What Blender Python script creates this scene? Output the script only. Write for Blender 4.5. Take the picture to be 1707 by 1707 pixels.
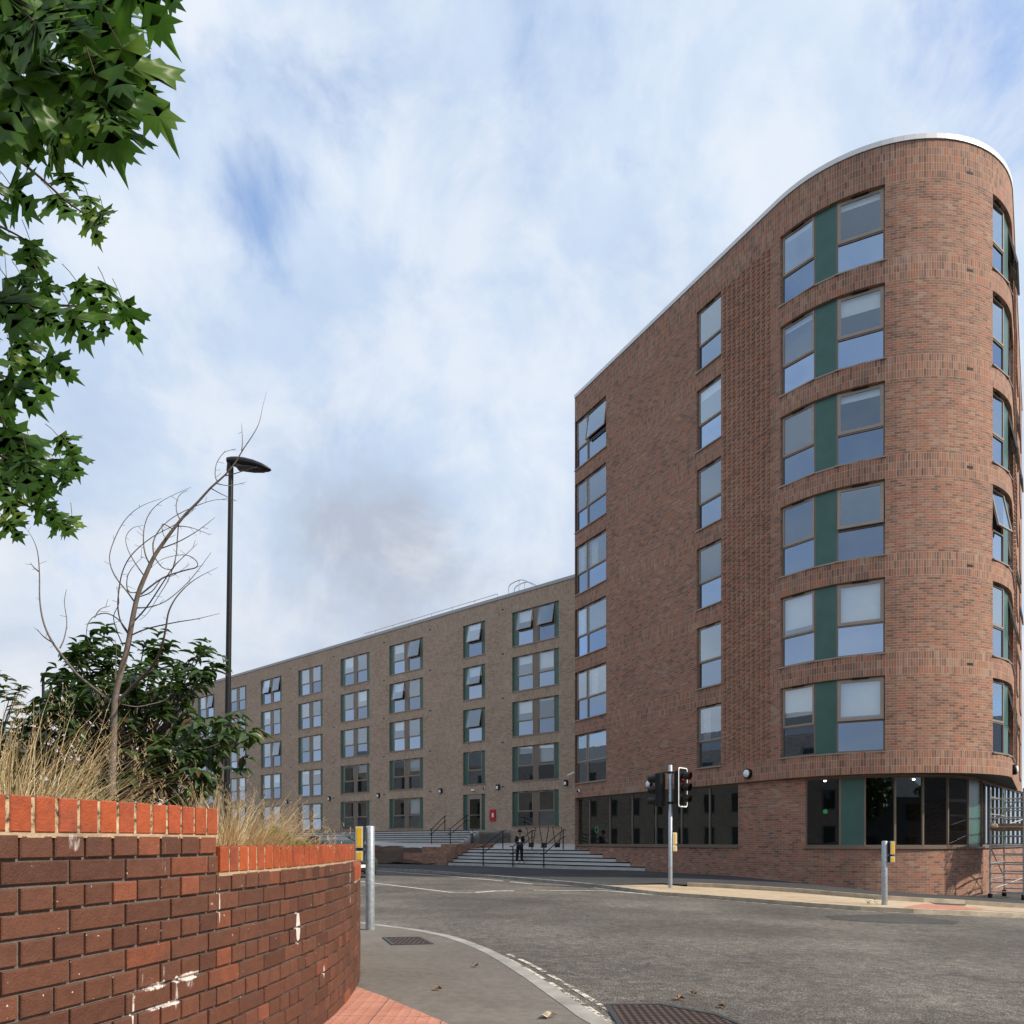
import bpy, math, random
import numpy as np
from mathutils import Vector, Matrix, noise as mnoise
from mathutils.geometry import delaunay_2d_cdt
R = math.radians
for o in list(bpy.data.objects): bpy.data.objects.remove(o)
SC = bpy.context.scene
COL = SC.collection
# ------------------------------------------------------------------ camera
F, CX, YH = 1260.0, 853.5, 1402.5          # focal length and horizon of the 1707 px photograph
cam_d = bpy.data.cameras.new("camera"); cam = bpy.data.objects.new("camera", cam_d); COL.objects.link(cam)
cam.location = (0, 0, 0); cam.rotation_euler = (R(90), 0, 0)
cam_d.sensor_width = 36; cam_d.lens = F/1707*36
cam_d.shift_y = (YH-853.5)/1707; cam_d.clip_start = .05; cam_d.clip_end = 6000
SC.camera = cam
# ------------------------------------------------------------------ light
SUN_AZ, SUN_EL = 112.0, 42.0               # clockwise from +Y
SC.view_settings.view_transform = 'Standard'; SC.view_settings.look = 'None'
SC.view_settings.exposure = 0.22; SC.view_settings.gamma = 1
sun_d = bpy.data.lights.new("sun", 'SUN'); sun_d.energy = 4.6; sun_d.angle = R(2.0); sun_d.color = (1, .90, .76)
sun = bpy.data.objects.new("sun", sun_d); COL.objects.link(sun)
sv = Vector((math.sin(R(SUN_AZ))*math.cos(R(SUN_EL)), math.cos(R(SUN_AZ))*math.cos(R(SUN_EL)), math.sin(R(SUN_EL))))
sun.rotation_euler = sv.to_track_quat('Z', 'Y').to_euler(); sun.location = sv*60
W = bpy.data.worlds.new("World"); SC.world = W; W.use_nodes = True

class NT:
    """tiny node helper"""
    def __init__(s, t): s.t = t; s.n = t.nodes; s.l = t.links
    def new(s, typ, **k):
        n = s.n.new(typ)
        for a, v in k.items():
            if a.startswith('i_'):
                key = a[2:]
                key = int(key) if key.isdigit() else key.replace('_', ' ')
                s.set(n.inputs[key], v)
            else: setattr(n, a, v)
        return n
    def set(s, inp, v):
        if isinstance(v, bpy.types.NodeSocket): s.l.new(v, inp)
        elif hasattr(v, '__len__') and len(v) == 3 and inp.type == 'RGBA': inp.default_value = (*v, 1)
        else: inp.default_value = v
    def math(s, op, a, b=0.0, c=None, clamp=False):
        n = s.n.new('ShaderNodeMath'); n.operation = op; n.use_clamp = clamp
        s.set(n.inputs[0], a); s.set(n.inputs[1], b)
        if c is not None: s.set(n.inputs[2], c)
        return n.outputs[0]
    def mix(s, fac, a, b, typ='MIX'):
        n = s.n.new('ShaderNodeMix'); n.data_type = 'RGBA'; n.blend_type = typ
        s.set(n.inputs[0], fac); s.set(n.inputs[6], a); s.set(n.inputs[7], b)
        return n.outputs[2]
    def ramp(s, fac, stops, interp='LINEAR'):
        n = s.n.new('ShaderNodeValToRGB'); n.color_ramp.interpolation = interp
        e = n.color_ramp.elements
        while len(e) < len(stops): e.new(.5)
        for i, (p, c) in enumerate(stops):
            e[i].position = p; e[i].color = (*c, 1) if len(c) == 3 else c
        s.set(n.inputs[0], fac); return n.outputs[0]
    def noise(s, vec, scale, detail=4, rough=.55, dist=0.0, typ=None):
        n = s.n.new('ShaderNodeTexNoise'); n.inputs['Scale'].default_value = scale
        n.inputs['Detail'].default_value = detail; n.inputs['Roughness'].default_value = rough
        n.inputs['Distortion'].default_value = dist
        if vec is not None: s.l.new(vec, n.inputs['Vector'])
        return n.outputs[0]
    def remap(s, v, a, b, c=0.0, d=1.0):
        n = s.n.new('ShaderNodeMapRange'); n.interpolation_type = 'SMOOTHSTEP'
        s.set(n.inputs[0], v)
        for i, q in enumerate((a, b, c, d)): n.inputs[i+1].default_value = q
        return n.outputs[0]

# world: Nishita sky seen through a broken layer of soft cloud
w = NT(W.node_tree); w.n.clear()
out = w.new('ShaderNodeOutputWorld')
sky = w.new('ShaderNodeTexSky'); sky.sky_type = 'NISHITA'; sky.sun_disc = False
sky.sun_elevation = R(SUN_EL); sky.sun_rotation = R(SUN_AZ); sky.altitude = 50; sky.air_density = 1.0; sky.dust_density = .2; sky.ozone_density = 4.0
bg1 = w.new('ShaderNodeBackground', i_Strength=.15); w.l.new(w.mix(1.0, sky.outputs[0], (.62, 1.12, 1.46), 'MULTIPLY'), bg1.inputs[0])
tc = w.new('ShaderNodeTexCoord')
sep = w.new('ShaderNodeSeparateXYZ'); w.l.new(tc.outputs['Generated'], sep.inputs[0])
zz = w.math('ADD', w.math('MAXIMUM', sep.outputs[2], 0.0), .22)
px_ = w.math('DIVIDE', sep.outputs[0], zz); py_ = w.math('DIVIDE', sep.outputs[1], zz)
cb = w.new('ShaderNodeCombineXYZ'); w.l.new(px_, cb.inputs[0]); w.l.new(py_, cb.inputs[1])
cv = cb.outputs[0]
n1 = w.noise(cv, 1.0, 7, .60, .15)
n2 = w.noise(tc.outputs['Generated'], 5.2, 9, .60, .35)
dens = w.math('ADD', w.math('ADD', w.math('MULTIPLY', n1, .30), w.math('MULTIPLY', n2, .70)), .065)
def blob(x, y, r, amt):
    """thin place (amt<0) or thick place (amt>0) of the cloud layer around a direction"""
    d = Vector(((x-CX)/F, 1, (YH-y)/F)).normalized()
    dp = w.new('ShaderNodeVectorMath', operation='DOT_PRODUCT'); w.l.new(tc.outputs['Generated'], dp.inputs[0]); dp.inputs[1].default_value = d
    return w.remap(dp.outputs['Value'], math.cos(R(r)), 1.0, 0.0, amt)
for b in [(575, 110, 5, -.06), (640, 180, 4, -.06), (920, 30, 5, -.15), (430, 320, 3.5, -.07), (1600, -10, 6, -.14), (850, 40, 4, -.05), (250, 50, 6, -.07), (640, 0, 4, .05), (760, 760, 11, .08), (1250, 150, 14, .06), (600, 1000, 22, .10), (850, 260, 10, .06), (400, 90, 6, .06), (760, 30, 4, .06)]:
    dens = w.math('ADD', dens, blob(*b))
cover = w.remap(dens, .33, .56, .32, 1.0)
shade = w.math('ADD', w.math('MULTIPLY', w.noise(cv, 1.5, 6, .55, .2), .5), w.math('MULTIPLY', w.noise(tc.outputs['Generated'], 3.6, 8, .58, .3), .5))
shd = w.math('ADD', shade, blob(800, 770, 17, -.085))
shd = w.math('ADD', shd, blob(640, 1000, 12, -.03))
shd = w.math('ADD', shd, blob(620, 960, 9, -.06))
ccol = w.ramp(shd, [(.30, (.46, .53, .66)), (.42, (.53, .66, .86)), (.52, (.63, .75, .92)), (.68, (.84, .90, .97))])
ccol = w.mix(w.remap(w.noise(tc.outputs['Generated'], 7.5, 8, .60, .3), .40, .66, 0, .5), ccol, (.93, .95, .98))
# clouds towards the horizon are a warmer, greyer white
hz = w.remap(sep.outputs[2], 0.0, .55, 1.0, 0.0)
ccol = w.mix(w.math('MULTIPLY', hz, .72), ccol, w.ramp(shd, [(.30, (.52, .53, .56)), (.46, (.72, .73, .76)), (.62, (.88, .88, .90))]))
bg2 = w.new('ShaderNodeBackground', i_Strength=.88); w.l.new(ccol, bg2.inputs[0])
ms = w.new('ShaderNodeMixShader'); w.l.new(cover, ms.inputs[0]); w.l.new(bg1.outputs[0], ms.inputs[1]); w.l.new(bg2.outputs[0], ms.inputs[2])
w.l.new(ms.outputs[0], out.inputs[0])

# ------------------------------------------------------------------ materials
MATS = {}
def mat(name):
    m = bpy.data.materials.new(name); m.use_nodes = True
    t = NT(m.node_tree); b = t.n['Principled BSDF']; MATS[name] = m
    return m, t, b
def simple(name, col, rough=.6, metal=0, var=.12, scale=9, spec=.4, bump=0.0, coat=0.0):
    m, t, b = mat(name)
    tc = t.new('ShaderNodeTexCoord'); n = t.noise(tc.outputs['Object'], scale, 5)
    lo = [max(0, c*(1-var)) for c in col]; hi = [min(1, c*(1+var)) for c in col]
    t.l.new(t.ramp(n, [(.3, lo), (.7, hi)]), b.inputs['Base Color'])
    b.inputs['Roughness'].default_value = rough; b.inputs['Metallic'].default_value = metal
    b.inputs['Specular IOR Level'].default_value = spec
    b.inputs['Coat Weight'].default_value = coat
    if bump:
        bp = t.new('ShaderNodeBump', i_Strength=.5, i_Distance=bump); t.l.new(t.noise(tc.outputs['Object'], scale*6, 4), bp.inputs['Height']); t.l.new(bp.outputs[0], b.inputs['Normal'])
    return m
def brick(name, stops, mortar, soldier=False, patch=.25, stain=None):
    m, t, b = mat(name)
    tc = t.new('ShaderNodeTexCoord')
    bt = t.new('ShaderNodeTexBrick')
    bt.offset = 0.0 if soldier else .5; bt.squash = 1.0
    t.l.new(tc.outputs['UV'], bt.inputs['Vector'])
    bt.inputs['Color1'].default_value = (0, 0, 0, 1); bt.inputs['Color2'].default_value = (1, 1, 1, 1); bt.inputs['Mortar'].default_value = (.5, .5, .5, 1)
    bt.inputs['Scale'].default_value = 1; bt.inputs['Mortar Size'].default_value = .0055; bt.inputs['Mortar Smooth'].default_value = .15; bt.inputs['Bias'].default_value = 0
    bt.inputs['Brick Width'].default_value = .075 if soldier else .225; bt.inputs['Row Height'].default_value = .225 if soldier else .075
    big = t.noise(tc.outputs['UV'], .55, 5, .6); fine = t.noise(tc.outputs['UV'], 38, 4, .6); mid = t.noise(tc.outputs['UV'], 3.1, 3, .6)
    v = t.math('ADD', t.math('MULTIPLY', bt.outputs['Color'], .48), t.math('MULTIPLY', big, patch*1.7))
    v = t.math('ADD', v, t.math('MULTIPLY', t.math('SUBTRACT', fine, .5), .22))
    v = t.math('ADD', v, t.math('MULTIPLY', t.math('SUBTRACT', mid, .5), .18), clamp=True)
    c = t.ramp(v, stops)
    mcol = t.ramp(mid, [(.3, [q*.8 for q in mortar]), (.7, [q*1.15 for q in mortar])])
    c = t.mix(bt.outputs['Fac'], c, mcol)
    if stain:
        c = t.mix(t.remap(t.noise(tc.outputs['UV'], .35, 6, .7), .58, .75, 0, stain), c, (.62, .58, .52))
    t.l.new(c, b.inputs['Base Color'])
    b.inputs['Roughness'].default_value = .88; b.inputs['Specular IOR Level'].default_value = .25
    bp = t.new('ShaderNodeBump', i_Strength=.7, i_Distance=.006)
    t.l.new(t.math('SUBTRACT', t.math('MULTIPLY', fine, .4), bt.outputs['Fac']), bp.inputs['Height']); t.l.new(bp.outputs[0], b.inputs['Normal'])
    return m
RED = [(0.08, (.100, .060, .047)), (.27, (.220, .120, .087)), (.45, (.290, .168, .122)), (.57, (.36, .140, .085)), (.69, (.340, .215, .152)), (.92, (.45, .33, .24))]
GREY = [(0.1, (.225, .158, .116)), (.38, (.355, .258, .190)), (.62, (.412, .303, .226)), (.85, (.465, .357, .270)), (.97, (.56, .465, .37))]
brick('red_brick', RED, (.42, .34, .27), stain=.16); brick('red_soldier', RED, (.46, .38, .30), True, stain=.3)
brick('grey_brick', GREY, (.40, .32, .25), patch=.3, stain=.15); brick('grey_soldier', GREY, (.42, .35, .29), True, patch=.3)
brick('stud_brick', [(.1, (.20, .10, .07)), (.5, (.31, .15, .095)), (.9, (.40, .22, .145))], (.25, .18, .13))  # redder, darker tone: shading of the projecting headers put into the colour
brick('low_brick', RED, (.36, .29, .24))
STONE = [(.1, (.06, .055, .05)), (.5, (.10, .09, .08)), (.9, (.15, .13, .11))]
brick('stone', STONE, (.14, .13, .12))
simple('bronze', (.190, .150, .115), .45, .25, .06, 3)
simple('bronze_light', (.30, .25, .21), .4, .3, .06, 3)
simple('green_panel', (.040, .115, .095), .38, .1, .10, 2.5, spec=.5)
simple('white_trim', (.70, .70, .70), .45, .1, .04, 3)
simple('soffit', (.05, .047, .045), .6)
simple('blind', (.86, .88, .86), .8, 0, .05, 2)
simple('curtain', (.50, .47, .42), .9, 0, .2, 6)
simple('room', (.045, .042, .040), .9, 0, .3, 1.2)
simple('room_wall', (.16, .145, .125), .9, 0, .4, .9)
simple('roof_dark', (.08, .08, .08), .8)
simple('black_metal', (.012, .012, .013), .42, .2, .2, 20)
simple('dark_grey', (.05, .053, .056), .5, .1, .1, 20)
simple('galvanised', (.40, .43, .45), .42, .6, .22, 30, bump=.0006)
simple('alu', (.34, .34, .34), .5, .5, .22, 25)
simple('yellow', (.78, .46, .02), .45, 0, .06, 20)
simple('cream', (.70, .63, .48), .5, 0, .05, 20)
simple('white_plastic', (.82, .83, .84), .3, 0, .03, 9)
simple('fire_red', (.46, .02, .03), .4, 0, .1, 9)
simple('concrete', (.46, .455, .44), .85, 0, .10, 2.2, bump=.002)
simple('concrete_dark', (.27, .255, .24), .9, 0, .2, 6, bump=.004)
simple('kerb', (.27, .255, .235), .9, 0, .28, 4, bump=.003)
simple('kerb_sand', (.42, .35, .26), .9, 0, .28, 3, bump=.003)
simple('wood', (.22, .13, .07), .8, 0, .3, 8)
simple('rubber', (.012, .012, .012), .8)
simple('skin', (.42, .26, .19), .5)
simple('cloth_black', (.010, .010, .012), .85, 0, .3, 10)
simple('cloth_grey', (.20, .18, .165), .9)
simple('shoe', (.8, .8, .8), .5)
simple('grey_paint', (.075, .095, .092), .25, .6, .04, 3, coat=.8)
simple('car_glass', (.012, .017, .016), .05, 0, .05, 3, spec=.9)
simple('headlight', (.7, .72, .75), .08, .5, .05, 3, coat=1)
simple('bark_grey', (.155, .125, .105), .85, 0, .35, 30, bump=.002)
simple('twig_grey', (.125, .105, .092), .8, 0, .3, 40)
simple('twig_red', (.085, .035, .030), .7, 0, .3, 40)
simple('slate', (.07, .075, .085), .7, 0, .2, 3)
def emis(name, col, s):
    m, t, b = mat(name); b.inputs['Base Color'].default_value = (*col, 1); b.inputs['Emission Color'].default_value = (*col, 1); b.inputs['Emission Strength'].default_value = s
    return m
emis('lamp_lit', (1, .95, .85), 9); emis('sign_green', (.05, .75, .22), .35); emis('red_lens', (.75, .01, .012), 1.6)
def glass(name, base, tint, rough=.012, wav=.02, refl=(.74, .87, 1.0)):
    m, t, b = mat(name); t.n.remove(b)
    o = t.n['Material Output']
    tr = t.new('ShaderNodeBsdfTransparent', i_Color=tint); gl = t.new('ShaderNodeBsdfGlossy', i_Color=refl); gl.inputs['Roughness'].default_value = rough
    lw = t.new('ShaderNodeLayerWeight', i_Blend=.5)
    oi = t.new('ShaderNodeObjectInfo'); bs = t.math('MULTIPLY', t.math('ADD', t.math('MULTIPLY', oi.outputs['Random'], .7), .62), base)
    f = t.math('ADD', t.math('MULTIPLY', t.math('POWER', lw.outputs['Facing'], 2.2), 1-base), bs, clamp=True)
    tc = t.new('ShaderNodeTexCoord'); bp = t.new('ShaderNodeBump', i_Strength=wav, i_Distance=.08); t.l.new(t.noise(tc.outputs['Object'], .9, 2), bp.inputs['Height']); t.l.new(bp.outputs[0], gl.inputs['Normal'])
    mx = t.new('ShaderNodeMixShader'); t.l.new(f, mx.inputs[0]); t.l.new(tr.outputs[0], mx.inputs[1]); t.l.new(gl.outputs[0], mx.inputs[2]); t.l.new(mx.outputs[0], o.inputs[0])
glass('glass', .27, (.78, .82, .84)); glass('lower_glass', .42, (.12, .16, .22), refl=(.52, .67, .90)); glass('shop_glass', .10, (.40, .42, .42), wav=.01)
def ground_mat(name, stops, scale, spk=.5, bump=.004, rough=.9, cracks=0.0, big=.35):
    m, t, b = mat(name); tc = t.new('ShaderNodeTexCoord'); ob = tc.outputs['Object']
    a = t.noise(ob, scale, 3, .7); g = t.noise(ob, big, 6, .6); h = t.noise(ob, scale*.12, 4, .6)
    v = t.math('ADD', t.math('MULTIPLY', t.math('SUBTRACT', a, .5), spk), t.math('ADD', t.math('MULTIPLY', g, .55), t.math('MULTIPLY', h, .45)))
    c = t.ramp(v, stops)
    if cracks:
        vo = t.new('ShaderNodeTexVoronoi', feature='DISTANCE_TO_EDGE', i_Scale=.23)
        nv = t.new('ShaderNodeTexNoise', i_Scale=1.4, i_Detail=5.0); t.l.new(ob, nv.inputs['Vector'])
        vm = t.new('ShaderNodeVectorMath', operation='MULTIPLY_ADD'); t.l.new(nv.outputs['Color'], vm.inputs[0]); vm.inputs[1].default_value = (1.6, 1.6, 0); t.l.new(ob, vm.inputs[2])
        t.l.new(vm.outputs[0], vo.inputs['Vector'])
        c = t.mix(t.remap(vo.outputs['Distance'], .0, .006, cracks, 0), c, (.02, .02, .02))
    t.l.new(c, b.inputs['Base Color']); b.inputs['Roughness'].default_value = rough; b.inputs['Specular IOR Level'].default_value = .3
    bp = t.new('ShaderNodeBump', i_Strength=.8, i_Distance=bump); t.l.new(a, bp.inputs['Height']); t.l.new(bp.outputs[0], b.inputs['Normal'])
ground_mat('asphalt', [(.20, (.026, .023, .020)), (.40, (.062, .055, .048)), (.55, (.098, .088, .077)), (.78, (.29, .265, .23))], 75, 1.6, .008, cracks=.4)
ground_mat('near_paving', [(.25, (.088, .077, .066)), (.5, (.142, .126, .109)), (.8, (.22, .195, .17))], 110, .5, .002, big=.8)
ground_mat('dark_asphalt', [(.25, (.030, .030, .031)), (.5, (.048, .048, .049)), (.8, (.085, .085, .083))], 90, .35, .002, big=.5)
ground_mat('patch_asphalt', [(.25, (.035, .033, .032)), (.5, (.06, .057, .053)), (.8, (.11, .105, .095))], 70, .9, .005, big=.5)
ground_mat('sand_paving', [(.28, (.27, .205, .135)), (.5, (.42, .325, .22)), (.75, (.52, .43, .32))], 30, .25, .003, big=.45)
ground_mat('soil', [(.25, (.028, .017, .011)), (.5, (.060, .036, .024)), (.8, (.12, .075, .05))], 9, .5, .03, big=.6)
ground_mat('path_pale', [(.25, (.36, .345, .32)), (.5, (.45, .435, .41)), (.8, (.54, .52, .49))], 20, .2, .002, big=.5)
def tactile(name, c1, c2):
    m, t, b = mat(name); tc = t.new('ShaderNodeTexCoord'); uv = tc.outputs['UV']
    bt = t.new('ShaderNodeTexBrick'); bt.offset = 0; t.l.new(uv, bt.inputs['Vector'])
    for k_, v_ in (('Scale', 1), ('Mortar Size', .004), ('Brick Width', .4), ('Row Height', .4)): bt.inputs[k_].default_value = v_
    vo = t.new('ShaderNodeTexVoronoi', i_Scale=15.0, i_Randomness=0.0); t.l.new(uv, vo.inputs['Vector'])
    d = t.remap(vo.outputs['Distance'], .17, .26, 1, 0)
    n = t.noise(uv, 4, 5); c = t.ramp(n, [(.3, c1), (.7, c2)])
    c = t.mix(t.math('MULTIPLY', t.remap(vo.outputs['Distance'], .2, .42, 0, 1), .25), c, [q*.55 for q in c1])
    c = t.mix(bt.outputs['Fac'], c, (.12, .09, .08))
    c = t.mix(t.remap(t.noise(uv, 22, 4), .60, .72, 0, .5), c, (.25, .12, .09))
    t.l.new(c, b.inputs['Base Color']); b.inputs['Roughness'].default_value = .85
    bp = t.new('ShaderNodeBump', i_Strength=1.0, i_Distance=.006); t.l.new(d, bp.inputs['Height']); t.l.new(bp.outputs[0], b.inputs['Normal'])
tactile('tactile_red', (.42, .165, .11), (.56, .26, .18)); tactile('tactile_tan', (.42, .32, .22), (.5, .40, .29))
def worn(name, col, thr):
    m, t, b = mat(name); tc = t.new('ShaderNodeTexCoord'); ob = tc.outputs['Object']
    b.inputs['Base Color'].default_value = (*col, 1); b.inputs['Roughness'].default_value = .8
    a = t.math('ADD', t.math('MULTIPLY', t.noise(ob, 7, 6, .7), .6), t.math('MULTIPLY', t.noise(ob, 60, 3, .7), .4))
    o = t.n['Material Output']; tr = t.new('ShaderNodeBsdfTransparent'); mx = t.new('ShaderNodeMixShader')
    t.l.new(t.remap(a, thr-.04, thr+.04), mx.inputs[0]); t.l.new(tr.outputs[0], mx.inputs[1]); t.l.new(b.outputs[0], mx.inputs[2]); t.l.new(mx.outputs[0], o.inputs[0])
worn('worn_white', (.62, .60, .55), .44); worn('worn_cream', (.60, .55, .46), .50)
m, t, b = mat('iron_grate'); tc = t.new('ShaderNodeTexCoord')
vo = t.new('ShaderNodeTexVoronoi', i_Scale=20.0, i_Randomness=.0); t.l.new(tc.outputs['UV'], vo.inputs['Vector'])
t.l.new(t.mix(t.remap(vo.outputs['Distance'], .22, .34), t.ramp(t.noise(tc.outputs['UV'], 5, 4), [(.3, (.11, .055, .038)), (.7, (.19, .11, .08))]), (.018, .014, .012)), b.inputs['Base Color'])
b.inputs['Roughness'].default_value = .7; b.inputs['Metallic'].default_value = .3
bp = t.new('ShaderNodeBump', i_Strength=1.0, i_Distance=.008, invert=True); t.l.new(vo.outputs['Distance'], bp.inputs['Height']); t.l.new(bp.outputs[0], b.inputs['Normal'])
# near wall: each brick carries its own colour; stains are fixed to the wall
def near_brick(name):
    m, t, b = mat(name); at = t.new('ShaderNodeAttribute', attribute_name='tone'); tc = t.new('ShaderNodeTexCoord'); uv = tc.outputs['UV']
    n = t.noise(tc.outputs['Object'], 28, 5, .6); n2 = t.noise(tc.outputs['Object'], 6, 4, .6)
    c = t.mix(1.0, at.outputs['Color'], t.ramp(n, [(.25, (.78, .78, .78)), (.75, (1.15, 1.12, 1.1))]), 'MULTIPLY')
    c = t.mix(t.remap(n2, .48, .75, 0, .5), c, (.075, .045, .034))
    c = t.mix(t.remap(t.noise(tc.outputs['Object'], 75, 3, .7), .62, .70, 0, .45), c, (.05, .03, .022))
    sx = t.new('ShaderNodeSeparateXYZ'); t.l.new(uv, sx.inputs[0]); u, v = sx.outputs[0], sx.outputs[1]
    # lime runs: noise stretched downwards inside a few patches
    sc = t.new('ShaderNodeMapping'); sc.inputs['Scale'].default_value = (70, 11, 1); t.l.new(uv, sc.inputs[0])
    run = t.noise(sc.outputs[0], 1, 5, .7, .4)
    tot = None
    for (uu, vv, ru, rv, amt) in STAINS:
        e = t.math('ADD', t.math('POWER', t.math('DIVIDE', t.math('SUBTRACT', u, uu), ru), 2), t.math('POWER', t.math('DIVIDE', t.math('SUBTRACT', v, vv), rv), 2))
        q = t.remap(e, 0.0, 1.0, amt, 0.0); tot = q if tot is None else t.math('ADD', tot, q)
    msk = t.remap(t.math('ADD', run, tot), .80, 1.06, 0, .92)
    c = t.mix(msk, c, (.70, .66, .62))
    spk = t.noise(tc.outputs['Object'], 55, 2, .5)
    c = t.mix(t.remap(spk, .745, .765, 0, .8), c, (.70, .66, .60))
    t.l.new(c, b.inputs['Base Color']); b.inputs['Roughness'].default_value = .62; b.inputs['Specular IOR Level'].default_value = .35
    bp = t.new('ShaderNodeBump', i_Strength=.8, i_Distance=.005); t.l.new(t.math('ADD', t.noise(tc.outputs['Object'], 120, 5, .7), t.math('MULTIPLY', t.noise(tc.outputs['Object'], 22, 4, .6), 1.2)), bp.inputs['Height']); t.l.new(bp.outputs[0], b.inputs['Normal'])
def leaf_mat(name, c1, c2, back, rough=.4, trans=.3):
    m, t, b = mat(name); at = t.new('ShaderNodeAttribute', attribute_name='tone'); tc = t.new('ShaderNodeTexCoord')
    f = t.math('ADD', t.math('MULTIPLY', at.outputs['Fac'], .8), t.math('MULTIPLY', t.noise(tc.outputs['Object'], 14, 3), .2))
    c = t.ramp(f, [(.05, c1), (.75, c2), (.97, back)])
    t.l.new(c, b.inputs['Base Color']); b.inputs['Roughness'].default_value = rough; b.inputs['Specular IOR Level'].default_value = .35
    tl = t.new('ShaderNodeBsdfTranslucent'); t.l.new(t.mix(.5, c, (.12, .30, .02)), tl.inputs[0])
    mx = t.new('ShaderNodeMixShader', i_0=trans); t.l.new(b.outputs[0], mx.inputs[1]); t.l.new(tl.outputs[0], mx.inputs[2]); t.l.new(mx.outputs[0], t.n['Material Output'].inputs[0])
leaf_mat('maple_leaf', (.028, .075, .014), (.095, .200, .030), (.24, .34, .06), .40, .55)
leaf_mat('shrub_leaf', (.018, .038, .011), (.050, .086, .022), (.13, .045, .03), .36, .15)
leaf_mat('low_leaf', (.05, .10, .015), (.14, .22, .03), (.26, .10, .04), .5, .3)
m, t, b = mat('straw'); at = t.new('ShaderNodeAttribute', attribute_name='tone')
t.l.new(t.ramp(at.outputs['Fac'], [(0, (.22, .17, .08)), (.35, (.46, .34, .17)), (.7, (.64, .50, .28)), (1, (.75, .63, .42))]), b.inputs['Base Color']); b.inputs['Roughness'].default_value = .7
tl = t.new('ShaderNodeBsdfTranslucent', i_Color=(.6, .42, .18)); mx = t.new('ShaderNodeMixShader', i_0=.25); t.l.new(b.outputs[0], mx.inputs[1]); t.l.new(tl.outputs[0], mx.inputs[2]); t.l.new(mx.outputs[0], t.n['Material Output'].inputs[0])

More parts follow.
